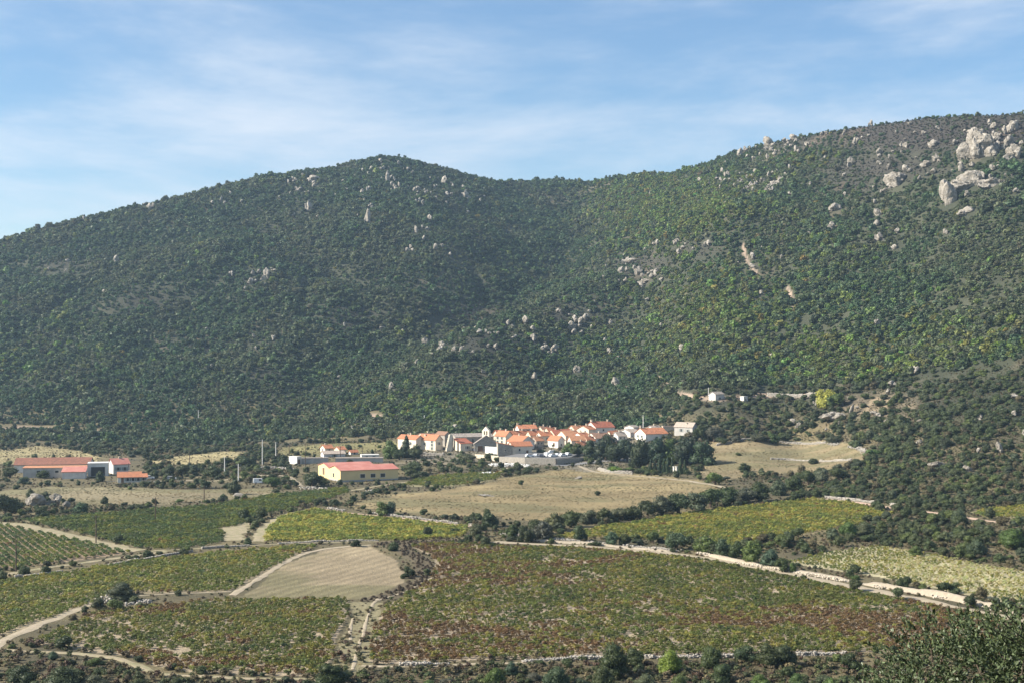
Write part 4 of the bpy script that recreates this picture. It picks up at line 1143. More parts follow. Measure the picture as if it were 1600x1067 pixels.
# --- village, left to right
house(650, 704, 31.4, 11.8, 18.1, 5.5, 'leftmost cream village house with orange roof behind the conifer', 42, 'y', 'cream', 'orange', Wn('L', [.3, .7], [.5], .9, 1.3), [(.5, .5, .6, 1.0)])
house(680.5, 704, 29.1, 10.6, 17.1, 7.4, 'tall cream village house with red roof and stacked windows', 44, 'y', 'cream', 'orange', Wn('L', [.2], [.08, .40, .70], .9, 1.3) + [('L', .62, .5, .9, 1.2), ('R', .5, .55, .8, 1.2)], [(.3, .7, .6, .9)])
house(695, 697, 15.7, 9.4, 18.1, 4.6, 'dark stone house behind the tall cream one', 40, 'y', 'stone', 'brown', Wn('R', [.5], [.35, .68], .9, 1.2))
house(663, 693, 13.4, 18.9, 12.3, 3.7, 'house with pale gable showing over the red roofs at left', 40, 'x', 'cream', 'brown', [('L', .5, .5, .8, 1.1)], [(.6, .5, .6, .8)])
house(712, 698, 13.4, 59, 15.2, 4.6, 'long stone church nave with grey roof', 22, 'x', 'stone', 'grey', Wn('R', [.2, .45, .7], [.35], 1.0, 2.2), name='church', cat='church')
house(719.5, 705, 11.2, 17.7, 12.3, 6.4, 'lean-to with dark red roof and cream end wall at the church', 32, 'shed', 'cream', 'red', [('R', .6, .3, 1.1, 1.4)], name='church_annex', cat='church')
house(741, 705, 1.2, 38, 12, 13, 'large dark stone barn with grey gable roof facing the square', 5, 'y', 'stone', 'grey', [('R', .45, .5, 1.1, 1.2), ('R', .62, .38, 1.0, 1.3), ('R', .25, .0, 2.6, 2.8, 'door')], name='stone_barn', cat='barn')
house(790, 697, 16.8, 11.8, 16.1, 7.4, 'cream house with lit side wall right of the bell gable', 42, 'y', 'cream', 'orange', Wn('L', [.35, .75], [.3, .66], .85, 1.2), [(.5, .3, .6, .9)])
house(800, 690, 9, 26, 10.4, 6.4, 'house with dark gable behind the lit cream house', 32, 'x', 'tan', 'orange', Wn('R', [.3, .7], [.4], .85, 1.1), [(.3, .5, .7, 1.1), (.8, .5, .6, .8)])
house(811, 679, 5.6, 28.3, 9.5, 5.5, 'topmost orange roofed house with pale walls beside the cypresses', 14, 'x', 'white', 'orange', Wn('R', [.2, .5, .8], [.45], .9, 1.2), [(.03, .5, .9, .9), (.97, .5, .9, .9)])
house(829, 691, 7.8, 20.1, 11.4, 6.4, 'orange roofed house below the topmost one', 30, 'x', 'tan', 'orange', Wn('R', [.35, .75], [.45], .85, 1.1), [(.3, .5, .6, .9)])
house(815, 703, 22.4, 20.1, 13.3, 8.3, 'white gabled house with orange roof above the walled yard', 40, 'y', 'white', 'orange', Wn('R', [.5], [.2, .6], .9, 1.2) + [('L', .5, .45, .8, 1.0)], [(.5, .6, .6, .8)])
house(801, 712, 7.8, 30.7, 15.2, 6.4, 'orange roofed house with wide plain front by the car park', 22, 'x', 'cream', 'orange', [('R', .75, .1, 1.2, 2.1, 'door'), ('R', .35, .5, .9, 1.1)])
house(778, 713, 2.5, 23, 17, 4, 'grey stone building with narrow orange roof at the retaining wall corner', 8, 'shedl', 'stone', 'orange', [('R', .5, .5, .7, .7)], name='stone_house')
house(777.5, 711, 20, 1.2, 12, 0, 'white yard wall left of the grey stone building', 42, 'flat', 'white', 'white', name='yard_wall', cat='wall')
house(846, 692, 9, 17.7, 11.4, 5.5, 'orange roofed house above the small car park trees', 30, 'x', 'cream', 'orange', [('L', .5, .4, .8, 1.0), ('R', .5, .45, .9, 1.1)], [(.5, .5, .6, .8)])
house(867, 690, 11.2, 30.7, 11.4, 7.4, 'wide red roofed house in the middle of the village', 26, 'x', 'tan', 'red', Wn('R', [.3, .7], [.45], .85, 1.1), [(.25, .5, .7, .9)])
house(884, 694, 13.4, 23.6, 13.3, 7.4, 'cream house with pale orange roof beside the wide red roof', 32, 'x', 'cream', 'pale', [('L', .5, .45, .8, 1.1)], [(.7, .5, .6, .9)])
house(872, 700, 15.7, 10.6, 12.3, 6.4, 'small white house with dark doorway over the parked cars', 42, 'y', 'white', 'orange', [('L', .4, .2, 1.2, 1.9, 'door'), ('R', .5, .3, .8, 1.0)])
house(893, 700, 5.6, 22.4, 12.3, 6.4, 'orange roofed house with shaded front beside the leafy tree', 22, 'x', 'cream', 'pale', Wn('R', [.4, .75], [.35], .9, 1.1))
house(910, 694, 15.7, 14.2, 12.3, 5.5, 'white house with a single dark window and orange roof', 42, 'x', 'white', 'orange', [('L', .35, .5, 1.0, 1.2), ('L', .75, .2, .8, 1.0)], [(.4, .5, .6, .7)])
house(920, 684, 17.9, 11.8, 13.3, 5.5, 'tall cream house with orange roof near the village top', 44, 'x', 'cream', 'orange', Wn('L', [.3, .7], [.25, .62], .8, 1.1), [(.5, .5, .6, .9)])
house(931, 679, 14.6, 30.7, 11.4, 8.3, 'highest red roofed house with white gable', 30, 'x', 'white', 'red', [('L', .5, .6, .8, 1.0), ('R', .4, .5, .9, 1.0)], [(.05, .5, 1.0, 1.0), (.9, .5, .7, .9)])
house(932, 694, 15.7, 26, 9.5, 7.4, 'brown roofed house above the pines', 28, 'x', 'white', 'brown', Wn('R', [.3, .7], [.4], .85, 1.0), [(.5, .5, .6, .8)])
house(955, 688, 6.7, 13, 8.5, 6.4, 'orange roofed house next to the brown roof', 30, 'x', 'cream', 'orange', [('R', .5, .4, .9, 1.0)])
house(985, 683, 15.7, 16.5, 7.6, 4.6, 'grey roofed shed left of the long orange roof', 35, 'x', 'pale', 'sand', [('L', .5, .2, 1.0, 1.0)], name='shed', cat='shed')
house(990, 673, 13.4, 9.4, 5.7, 2.8, 'low pale hut behind the grey roofed shed', 40, 'x', 'pale', 'grey', [('L', .5, .2, .8, .9)], name='shed', cat='shed')
house(1009, 690, 14.6, 36.6, 12.3, 8.3, 'long orange roofed house with white gable at the right end of the village', 26, 'x', 'white', 'orange', [('L', .35, .5, .9, 1.2), ('L', .7, .5, .9, 1.2), ('R', .5, .35, 1.0, 1.2)], [(.02, .5, .7, 1.2)])
house(1082, 679, 25.8, 9.4, 12.3, 6.4, 'pale stone house with bleached roof alone above the grove', 50, 'y', 'grey', 'sand', [('L', .62, .35, 1.0, 1.5), ('L', .25, .35, .9, 1.2), ('R', .5, .4, .9, 1.2)], [(.3, .4, .6, .6)])
house(1036, 676, 1.5, 24, 10, 0, 'tan stone garden wall beside the pale stone house', 14, 'flat', 'tan', 'sand', name='garden_wall', cat='wall')
house(1118, 626, 9, 15.3, 10.4, 3.7, 'small stone hut on the terrace with a lit side', 38, 'x', 'pale', 'grey', [('R', .5, .2, .8, 1.2)], name='hut', cat='hut')
house(1162, 627, 4.5, 7.1, 7.6, 1.8, 'tiny white cabin on the upper terrace road', 35, 'flat', 'white', 'white', [('R', .5, .15, .8, 1.3, 'door')], name='cabin', cat='cabin')

for a_ in [
    (858, 684, 9, 13, 10, 6, 'small orange roofed house squeezed behind the wide red roof', 34, 'x', 'tan', 'orange'),
    (838, 699, 9, 12, 11, 6, 'shaded stone house between the white gable and the car park', 36, 'x', 'stone', 'pale'),
    (778, 688, 8, 16, 10, 6, 'red roofed house between bell gable and lit cream house', 30, 'x', 'tan', 'red'),
    (898, 680, 10, 14, 9, 6, 'orange roofed cottage below the village top houses', 34, 'x', 'cream', 'pale'),
    (945, 676, 8, 14, 9, 6, 'low orange roofed house behind the highest red roof', 30, 'x', 'cream', 'orange'),
    (905, 705, 7, 13, 9, 6, 'orange roofed house half hidden by the car park trees', 32, 'x', 'tan', 'orange'),
    (966, 690, 9, 14, 9, 6, 'low house with bleached roof behind the pines', 34, 'x', 'pale', 'sand'),
    (636, 698, 9, 12, 13, 5, 'narrow cream house at the left end behind the spiky conifer', 38, 'x', 'cream', 'brown'),
    (848, 679, 8, 11, 8, 5, 'brown roofed house beside the topmost orange roof', 30, 'x', 'tan', 'brown'),
    (918, 696, 6, 12, 8, 6, 'orange roof wedged before the brown roofed house', 28, 'x', 'cream', 'orange'),
    (1020, 676, 8, 14, 7, 4, 'small grey outbuilding behind the long orange roof', 34, 'x', 'pale', 'sand')]:
    house(*a_, wins=[('L', .5, .45, .8, 1.05), ('R', .3, .45, .85, 1.1), ('R', .72, .45, .85, 1.1)], chim=[(.5, .5, .55, .8)])

# --- bell gable: a wall with two arches and a point
X, Y, Z = at(759, 699)
mpp = Y / F
bgr = link('bell_gable', None, None, (X - 6 * mpp, Y + 3, Z), 'pale pointed bell gable with two arched openings above the church roof', 'bell gable', rz=R(-45))
wg, hb, ht = 16 * mpp, 26 * mpp, 33 * mpp
b = MB()
def gcol(x0, x1, z0, z1):
    b.box((x0, 0, z0), (x1, 1.1, z1))
a1, a2, aw = wg * .34, wg * .66, wg * .10
gcol(0, wg, -2, hb * .76); gcol(0, a1 - aw, hb * .76, hb); gcol(a1 + aw, a2 - aw, hb * .76, hb); gcol(a2 + aw, wg, hb * .76, hb)
b.prism([(0, 0, hb + .002), (wg, 0, hb + .002), (wg * .5, 0, ht)], (0, 1.1, 0))
link('wall', b.mesh('wall', WALLS['cream']), bgr)
for ax in (a1, a2):
    q = MB(); q.tube([(ax, .55, hb * .79), (ax, .55, hb * .86), (ax, .55, hb * .94)], [aw * .75, aw * .55, aw * .25], 8); link('bell', q.mesh('bell', plain_mat('bronze', (0.10, 0.09, 0.06), rough=.5)), bgr)
q = MB(); q.box((wg * .5 - .05, .5, ht - .05), (wg * .5 + .05, .6, ht + 1.2)); q.box((wg * .5 - .35, .5, ht + .7), (wg * .5 + .35, .6, ht + .8)); link('cross', q.mesh('cross', WOOD), bgr)

# --- church buttress at the lit left end
X, Y, Z = at(704, 705); mpp = Y / F
b = MB(); b.prism([(0, 0, -1), (3.2, 0, -1), (3.2, 0, 8.4), (2.0, 0, 8.4)], (0, 1.6, 0)); b.prism([(0, 3.4, -1), (3.2, 3.4, -1), (3.2, 3.4, 8.0), (2.0, 3.4, 8.0)], (0, 1.4, 0))
link('buttress', b.mesh('buttress', WALLS['cream']), None, (X - 2.3, Y, Z), 'slanting cream buttresses at the lit end of the church', 'buttress', rz=R(10))

# --- retaining walls of the terrace
def retaining(pts, hpx, label, wall, thick=0.8, drop=2.0, name='retaining_wall'):
    P = [at(u, y) for u, y in pts]
    b = MB()
    Vs = []
    for (x, y_, z), h in zip(P, hpx):
        t = h * y_ / F
        Vs.append([(x, y_, z - drop), (x, y_, z + t), (x, y_ + thick, z + t), (x, y_ + thick, z - drop)])
    V = [q for r_ in Vs for q in r_]; n = len(Vs)
    Fc = [(i * 4 + j, i * 4 + (j + 1) % 4, (i + 1) * 4 + (j + 1) % 4, (i + 1) * 4 + j) for i in range(n - 1) for j in range(4)] + [(3, 2, 1, 0), tuple((n - 1) * 4 + j for j in range(4))]
    b.add(V, Fc)
    return link(name, b.mesh(name, WALLS[wall]), label=label, cat='wall')
retaining([(742, 714), (758, 718), (779, 721)], [5, 8, 9], 'tan retaining wall under the white yard wall', 'tan')
retaining([(780, 722), (820, 725), (868, 726)], [9, 10.5, 10.5], 'long grey stone retaining wall under the car park', 'stone')
retaining([(870, 726), (890, 723), (912, 719), (932, 716)], [9, 8, 5, 3], 'dark stretch of retaining wall climbing along the village road', 'stone')
# fill behind the retaining wall: the car park deck
Pk = [at(782, 721), at(868, 725), at(892, 722), at(905, 710), at(880, 702), at(820, 708)]
zpk = at(868, 725)[2] + 9.0 * at(868, 725)[1] / F
b = MB(); b.add([(x, y_ + .5, zpk) for x, y_, z in Pk] + [(x, y_ + .5, z - 1.5) for x, y_, z in Pk], [tuple(range(6)), (0, 6, 7, 1), (1, 7, 8, 2), (2, 8, 9, 3), (3, 9, 10, 4), (4, 10, 11, 5), (5, 11, 6, 0)])
link('car_park', b.mesh('car_park', plain_mat('car_park_asphalt', (0.17, 0.165, 0.16), 0.8, 1.15, 1, 0.95)), kind='structure')
stone_wall([(768, 727), (790, 728), (826, 729)], 1.2, 2.4, 'white rubble dumped at the foot of the retaining wall', 0.6, 'rubble_heap', spread=0.6, m=plain_mat('white_rubble', (0.78, 0.76, 0.72), 0.75, 1.1, 2))
stone_wall([(756, 740), (766, 741)], 1.0, 3.0, 'white litter and stones in the scrub below the village', 0.6, 'rubble_heap', spread=0.9, m=plain_mat('white_scraps', (0.7, 0.69, 0.66), 0.6, 1.1, 2))
# gate pillars by the cypresses
for u_, lb in ((1053, 'thin white gate pillar at the cypress row'), (1057, 'white lit gate pillar with square cap beside the cypress row')):
    X, Y, Z = at(u_, 743); b = MB(); b.box((-.3, -.3, -.5), (.3, .3, 3.6)); b.box((-.42, -.42, 3.6), (.42, .42, 3.85))
    link('gate_pillar', b.mesh('gate_pillar', WALLS['white']), None, (X, Y, Z), lb, 'pillar', rz=R(35))

# ------------------------------------------------------------------ poles
CONC = plain_mat('concrete', (0.62, 0.60, 0.56), 0.85, 1.1, 2, 0.85)
PWOOD = plain_mat('tarred_pole_wood', (0.085, 0.06, 0.045), 0.75, 1.25, 4, 0.9)
STEEL = plain_mat('insulator_grey', (0.25, 0.25, 0.25), 0.9, 1.1, 3, 0.5)
def pole(u, y, hpx, label, wood=False, arm=True):
    X, Y, Z = at(u, y); h = hpx * Y / F
    root = link('utility_pole', None, None, (X, Y, Z), label, 'pole', 'utility poles across the valley')
    b = MB(); r0 = 0.15 if wood else 0.2
    b.tube([(0, 0, -1), (0, 0, h * .5), (0, 0, h)], [r0 * 1.15, r0, r0 * .75], 8); link('shaft', b.mesh('shaft', PWOOD if wood else CONC), root)
    if arm:
        c = MB(); c.box((-.9, -.06, h - .55), (.9, .06, h - .43)); ao = link('crossarm', c.mesh('crossarm', PWOOD if wood else STEEL), root)
        for x in (-.8, 0.02, .8):
            k = MB(); k.tube([(x, 0, h - .43), (x, 0, h - .33), (x, 0, h - .2)], [.04, .07, .05], 6); link('insulator', k.mesh('insulator', STEEL), ao)
for a in [(410, 726, 40, 'tallest white concrete pole above the farm track'), (431, 717, 27, 'white concrete pole right of the tallest one'), (351, 737, 24, 'short white concrete pole among the dark oaks'), (372.5, 752, 28, 'grey concrete pole beside the farm track'),
          (310, 657, 17, 'white pole standing in the wood on the left hill'), (550, 680, 16, 'white pole at the wood edge above the warehouse'), (1005, 672, 24, 'white pole rising behind the long orange roofed house'), (1107, 620, 15, 'pole on the terrace beside the stone hut'), (663, 662, 14, 'white pole in the wood behind the cream village house')]:
    pole(*a, arm=a[2] > 15)
for a in [(477, 728, 36, 'dark wooden pole in front of the white cabin'), (452, 712, 18, 'wooden pole behind the white cabin'), (532, 717, 20, 'wooden pole behind the warehouse roof'), (566, 711, 13, 'wooden pole beside the long white shed'), (296, 725, 22, 'thin wooden pole on the small tan meadow'), (319, 780, 22, 'brown wooden pole at the ditch of the dark vineyard'),
          (243, 812, 36, 'wooden pole inside the dark green vineyard'), (150, 848, 44, 'wooden pole on the grassy track between vineyards'), (25, 893, 50, 'nearest wooden pole at the edge of the rowed vineyard'), (201, 751, 28, 'pale pole in front of the orange roofed cottage')]:
    pole(*a, wood=True)

# ------------------------------------------------------------------ parked cars
TYRE = plain_mat('tyre', (0.02, 0.02, 0.02), rough=.9); RIM = plain_mat('wheel_rim', (0.4, 0.4, 0.42), rough=.4)
def paint(name, c):
    m, nd, lk, b_ = mat(name); b_.inputs['Base Color'].default_value = (*c, 1); b_.inputs['Roughness'].default_value = 0.3; b_.inputs['Specular IOR Level'].default_value = 0.5
    return m
PAINTS = {'white': paint('white_car_paint', (0.78, 0.78, 0.77)), 'silver': paint('silver_car_paint', (0.45, 0.46, 0.48)), 'dark': paint('dark_car_paint', (0.03, 0.035, 0.05)), 'red': paint('red_car_paint', (0.35, 0.04, 0.03)), 'blue': paint('blue_car_paint', (0.08, 0.14, 0.30))}
def car(u, y, rz, col, label, van=False, z=None):
    X, Y, Z = at(u, y)
    root = link('parked_van' if van else 'parked_car', None, None, (X, Y, Z if z is None else z), label, 'van' if van else 'car', 'vehicles parked in the valley', rz=R(rz))
    prof = [(-2.3, .35), (2.1, .35), (2.25, .6), (2.2, 1.0), (1.6, 1.2), (1.1, 2.0), (-2.25, 2.05), (-2.3, 1.0)] if van else [(-2.05, .32), (2.0, .32), (2.1, .55), (2.0, .8), (1.1, .95), (.45, 1.45), (-1.3, 1.48), (-1.95, 1.0), (-2.1, .85)]
    b = MB(); b.prism([(x, -.85, z_) for x, z_ in prof], (0, 1.7, 0)); bo = link('body', b.mesh('body', PAINTS[col]), root)
    g = MB()
    wz = [(.95, 1.25), (.5, 1.85), (-.2, 1.85), (-.2, 1.25)] if van else [(.85, 1.0), (.4, 1.38), (-1.2, 1.40), (-1.6, 1.02)]
    for s_ in (-1, 1):
        g.prism([(x, .86 * s_ - (.01 if s_ > 0 else 0.0), z_) for x, z_ in wz], (0, .012, 0))
    link('side_window', g.mesh('side_window', GLASS), bo)
    g = MB(); (xa, za), (xb, zb) = ((1.58, 1.24), (1.12, 1.96)) if van else ((1.08, .97), (.48, 1.43))
    g.prism([(xa + .03, -.72, za), (xa + .03, .72, za), (xb + .03, .66, zb), (xb + .03, -.66, zb)], (.012, 0, .008)); link('windscreen', g.mesh('windscreen', GLASS), bo)
    for x in (-1.3, 1.3):
        for s_ in (-1, 1):
            w_ = MB(); w_.tube([(x, s_ * .70, .33), (x, s_ * .90, .33)], .33, 12); wo_ = link('wheel', w_.mesh('wheel', TYRE), root)
            w_ = MB(); w_.tube([(x, s_ * .88, .33), (x, s_ * .915, .33)], .2, 10); link('rim', w_.mesh('rim', RIM), wo_)
for k, (u_, y_, rz, col, tx) in enumerate([(828, 713, 20, 'white', 'white car first in the car park, next to the plain fronted house'), (838, 712, 70, 'silver', 'silver car second in the car park'), (847, 713, 80, 'dark', 'dark car between silver and white ones in the car park'), (856, 712, 60, 'white', 'white car in the middle of the car park'), (864, 713, 40, 'white', 'white car at the parapet of the car park'), (872, 711, 60, 'silver', 'silver car at the right of the car park row'), (880, 712, 35, 'white', 'white car near the far end of the car park row'), (864, 702, 10, 'white', 'white car under the small white house'), (888, 709, 60, 'white', 'last white car of the car park, before the leafy tree')]):
    car(u_, y_ + 8.5, rz, col, tx, van=k in (3,), z=zpk)
car(747, 704, 10, 'blue', 'pale blue car in the shade before the stone barn')
car(233, 748, 20, 'white', 'white car parked beside the farm cottage')
car(268, 749, 0, 'silver', 'silver car parked on the farm track')
car(405, 755, 15, 'white', 'small white van beside the farm track', van=True)
car(931, 716, 30, 'white', 'white car driving on the village road', z=None)

# ------------------------------------------------------------------ vines
def vine_mesh(name, seed, m, n=70):
    r = np.random.default_rng(seed)
    k = 6
    a = r.uniform(0, 2 * math.pi, k); L = np.stack([0.34 * np.cos(a) * r.uniform(.3, 1, k), 0.34 * np.sin(a) * r.uniform(.3, 1, k), r.uniform(0.38, 0.66, k)], 1)
    q = r.integers(0, k, n)
    D = r.normal(size=(n, 3)); D /= np.linalg.norm(D, axis=1)[:, None]
    P = L[q] + D * r.uniform(0.12, 0.30, n)[:, None] * np.array([1, 1, 0.9]); P[:, 2] = np.maximum(P[:, 2], 0.10)
    V, Q = leaf_quads(P, D * 0.6 + r.normal(size=(n, 3)) * 0.6 + np.array([0, 0, 0.35]), 0.24, r, 0.15)
    me = quads_np(name, V, Q, m)
    me.attributes.new('leafvar', 'FLOAT', 'POINT').data.foreach_set('value', np.repeat(np.clip(0.5 + 0.28 * r.normal(size=n), 0, 1), 4).astype(np.float32))
    return me

VINE_SET = proto_set('vine_kinds', [vine_mesh('vine', 50 + i, VINE_I) for i in range(6)])
VINE_THING = [vine_mesh('leaves', 70 + i, VINE_O, 110) for i in range(5)]
_vt = MB()
_vt.tube([(0, 0, -0.15), (0.03, 0.02, 0.2), (-0.02, 0.04, 0.42)], [0.07, 0.05, 0.06], 5)
for a in (0.4, 2.3, 4.2):
    _vt.tube([(-0.02, 0.04, 0.38), (0.2 * math.cos(a), 0.2 * math.sin(a), 0.6)], [0.03, 0.012], 4)
VTRUNK = _vt.mesh('trunk', BARK)

GRN, YEL, BRN, DBR, DGR, PAL = [np.array(c) for c in ((0.130, 0.150, 0.034), (0.225, 0.212, 0.045), (0.172, 0.108, 0.044), (0.118, 0.082, 0.042), (0.082, 0.112, 0.036), (0.36, 0.34, 0.15))]
#        row angle, spacing along / across, height, missing, palette weights (GRN YEL BRN DBR DGR PAL)
VSPEC = [(7, 0.95, 1.45, 0.95, 0.05, (4.6, 2.6, 1.6, 1.1, 1.8, 0)), (-35, 1.0, 1.45, 0.95, 0.06, (4, 2.2, 2.4, 1.3, 1.2, 0)), (-28, 1.0, 1.45, 0.95, 0.03, (5, 3.5, 1.1, 0.4, 2, 0)),
         (-62, 0.85, 1.85, 1.05, 0.02, (3, 0.6, 0.6, 0.2, 5, 0)), (28, 1.2, 1.6, 1.15, 0.03, (4, 1.0, 0.25, 0.1, 6, 0.2)), (20, 1.1, 1.6, 1.15, 0.02, (5, 6, 0, 0, 1.5, 0)),
         (-20, 1.2, 1.7, 1.15, 0.03, (5, 5, 1.2, 0.3, 1.5, 0)), (-57, 0.95, 1.9, 0.72, 0.08, (4, 2.5, 0, 0, 2.2, 4)), (10, 1.2, 1.8, 1.1, 0.05, (3, 6, 0, 0, 1, 0)), (15, 1.3, 1.8, 1.1, 0.1, (5, 2, 0.6, 0.3, 3, 0))]
vp, vs_, vt_, vid = [], [], [], []
for vi, (poly, sp) in enumerate(zip(VINEYARDS, VSPEC)):
    W = np.array([at(u, min(y, 1060), 195)[:2] for u, y in poly])
    ang = R(sp[0]); ca, sa = math.cos(ang), math.sin(ang)
    A = np.stack([W[:, 0] * ca + W[:, 1] * sa, -W[:, 0] * sa + W[:, 1] * ca], 1)
    ga, gb = np.meshgrid(np.arange(A[:, 0].min() - 3, A[:, 0].max() + 3, sp[1]), np.arange(A[:, 1].min() - 3, A[:, 1].max() + 3, sp[2]))
    ga = ga + rng.normal(size=ga.shape) * 0.14; gb = gb + rng.normal(size=gb.shape) * 0.09
    X = (ga * ca - gb * sa).ravel(); Y = (ga * sa + gb * ca).ravel()
    k = (Y > 190); X, Y = X[k], Y[k]
    Z = z_at(X, Y); u, y = px_of(X, Y, Z)
    n1, n2 = fbm(X / 9, Y / 9, 77 + vi, 3), fbm(X / 34, Y / 34, 87 + vi, 3)
    k = inpoly(u + (n1 - .5) * 10, y + (n1 - .5) * 4, poly) & (u > -120) & (u < 1720) & (rng.uniform(size=len(X)) > sp[4] + 0.32 * sstep(0.60, 0.76, n1) * (vi in (0, 1, 7)))
    X, Y, Z, u, y, n1, n2 = [q[k] for q in (X, Y, Z, u, y, n1, n2)]
    n = len(X)
    w = np.tile(np.array(sp[5], float), (n, 1))
    if vi == 0:                                                   # red bands at the top and towards the bottom, green between
        red = np.exp(-((y - 872) / 14) ** 2) * (u < 1000) + np.exp(-((y - 972) / 18) ** 2) * (0.6 + 0.6 * sstep(900, 1200, u)) + 0.8 * sstep(0.5, 0.65, n2) + 0.5 * sstep(1320, 1450, u)
        grn = np.exp(-((y - 915) / 22) ** 2) * sstep(850, 1050, u) * 1.2 + sstep(0.45, 0.3, n2)
        w[:, 2:4] *= (0.35 + 2.2 * red)[:, None]; w[:, [0, 1, 4]] *= (0.6 + 1.5 * grn)[:, None]
    if vi == 1:
        w[:, 2:4] *= (0.4 + 2.4 * sstep(0.48, 0.66, n2) + 0.8 * (y > 1020))[:, None]
    if vi == 2:
        w[:, 2:4] *= (0.3 + 2.5 * sstep(880, 862, y))[:, None]
    if vi == 7:
        w[:, 5] *= 0.4 + 1.6 * sstep(1330, 1460, u); w[:, 4] *= 1.6 * sstep(1400, 1270, u)
    w /= w.sum(1)[:, None]
    pk = np.clip((fbm(X / 5.5, Y / 5.5, 140 + vi, 3) - .5) * 1.9 + .5, 0, 1) * .6 + rng.uniform(size=n) * .4
    cw = w[:, [4, 0, 1, 5, 2, 3]]                                # neighbours in this order shade into each other
    ch = np.array([4, 0, 1, 5, 2, 3])[(pk[:, None] > np.cumsum(cw, 1)).sum(1).clip(0, 5)]
    col = np.array([GRN, YEL, BRN, DBR, DGR, PAL])[ch] * rng.uniform(0.86, 1.14, (n, 1)) * (1 + 0.05 * rng.normal(size=(n, 3))) * (1.5 if vi == 5 else 1.22 if vi in (6, 8) else 0.86 if vi < 2 else 1.1)
    sz = sp[3] * rng.uniform(0.75, 1.2, n) * (1 - 0.25 * (ch == 3))
    wd = sz * rng.uniform(1.05, 1.4, n)
    vp.append(np.stack([X, Y, Z - 0.04], 1)); vs_.append(np.stack([wd, wd, sz], 1)); vt_.append(np.clip(col, 0.01, 0.6))
    vid.append(np.stack([np.full(n, vi), ch, u, y], 1))
vp, vs_, vt_, vid = map(np.concatenate, (vp, vs_, vt_, vid))
rank = np.where((vid[:, 2] > 2) & (vid[:, 2] < 1335) & (vid[:, 3] < 1062), vp[:, 1] / vs_[:, 2] ** 0.7, 1e9)
near = np.argsort(rank)[:300]
hue = {0: 'green', 1: 'yellowing', 2: 'rust brown', 3: 'withered dark brown', 4: 'dark green', 5: 'pale'}
place = {0: 'at the near edge of the red and green vineyard', 1: 'at the near edge of the left vineyard', 2: 'in the long vineyard at left'}
for j in near:
    r_ = link('grapevine', None, None, vp[j].tolist(), 'low %s bush vine %s' % (hue[int(vid[j, 1])], place[int(vid[j, 0])]), 'vine', '%s vines %s' % (hue[int(vid[j, 1])], place[int(vid[j, 0])]), rz=float(j) * 1.7, scale=tuple(vs_[j].tolist()))
    link('leaves', VINE_THING[j % 5], r_, color=vt_[j])
    link('trunk', VTRUNK, r_)
rest = np.setdiff1d(np.arange(len(vp)), near)
nr = len(rest)
scatter('vines', vp[rest], np.stack([rng.normal(size=nr) * .06, rng.normal(size=nr) * .06, rng.uniform(0, 6.28, nr)], 1), vs_[rest], vt_[rest], rng.integers(0, 6, nr), VINE_SET, 'rows of bush vines filling the vineyards of the valley', 'vines')

# ------------------------------------------------------------------ woods on the hills, scrub and undergrowth
EDGE = [(-300, 694), (0, 690), (160, 690), (230, 700), (300, 697), (400, 690), (470, 686), (560, 682), (620, 682), (700, 684), (800, 676), (900, 672), (1000, 668), (1040, 662), (1060, 642), (1100, 606), (1200, 606), (1330, 600), (1400, 590), (1500, 575), (1600, 560), (1900, 540)]
HW = np.array(HEDGE_WOODS)
def clear_of(X, Y, extra=0.0):
    k = np.ones(len(X), bool)
    cell = 12.0
    from collections import defaultdict
    g = defaultdict(list)
    for i, (x, y, r) in enumerate(HW):
        for a in range(int((x - r - 4) // cell), int((x + r + 4) // cell) + 1):
            for b in range(int((y - r - 4) // cell), int((y + r + 4) // cell) + 1):
                g[(a, b)].append(i)
    ix, iy = (X // cell).astype(int), (Y // cell).astype(int)
    for i in range(len(X)):
        for j in g.get((ix[i], iy[i]), ()):
            if (X[i] - HW[j, 0]) ** 2 + (Y[i] - HW[j, 1]) ** 2 < (HW[j, 2] + extra) ** 2:
                k[i] = False
                break
    return k

def jitter_grid(x0, x1, y0, y1, s):
    a, b = np.meshgrid(np.arange(x0, x1, s), np.arange(y0, y1, s))
    a = a + rng.uniform(-.48, .48, a.shape) * s; b = b + rng.uniform(-.48, .48, b.shape) * s
    return a.ravel(), b.ravel()

# loose pale rocks, too small and many to tell apart
RK = [(1420, 225, 150, 36, 1), (1480, 250, 110, 50, 0.9), (1180, 285, 70, 26, 1.0), (1230, 235, 70, 22, 0.9), (1160, 275, 40, 20, .5), (1090, 390, 60, 12, 0.7), (1000, 425, 45, 24, 0.9), (830, 530, 90, 26, 0.9), (880, 500, 60, 16, 0.7), (720, 550, 60, 24, 0.35), (600, 285, 50, 24, 0.6), (480, 300, 30, 34, 0.9), (575, 335, 20, 30, 0.6), (700, 305, 60, 22, 0.7), (360, 315, 40, 16, 0.4), (230, 325, 30, 10, 0.7), (410, 430, 40, 14, 0.5), (95, 415, 50, 10, 0.5), (1500, 700, 110, 70, 0.12), (1330, 640, 80, 30, 0.4), (1180, 410, 40, 40, 0.3), (400, 510, 60, 20, .25), (1570, 230, 50, 40, 1.0), (650, 385, 40, 30, .3), (1380, 290, 60, 18, 0.6)]
X, Y = jitter_grid(-800, 620, 480, 1500, 4.2)
u = CX + F * X / Y; k = (u > -20) & (u < 1640) & (Y < tab(RID, u)); X, Y = X[k], Y[k]
Z = z_at(X, Y); u, y = px_of(X, Y, Z)
cl = sstep(0.50, 0.66, fbm(X / 13, Y / 13, 123, 3))
k = (rng.uniform(size=len(X)) < region(u, y, RK) * 0.6 * cl + 0.002) & (Z > 8); X, Y, Z = X[k], Y[k], Z[k]
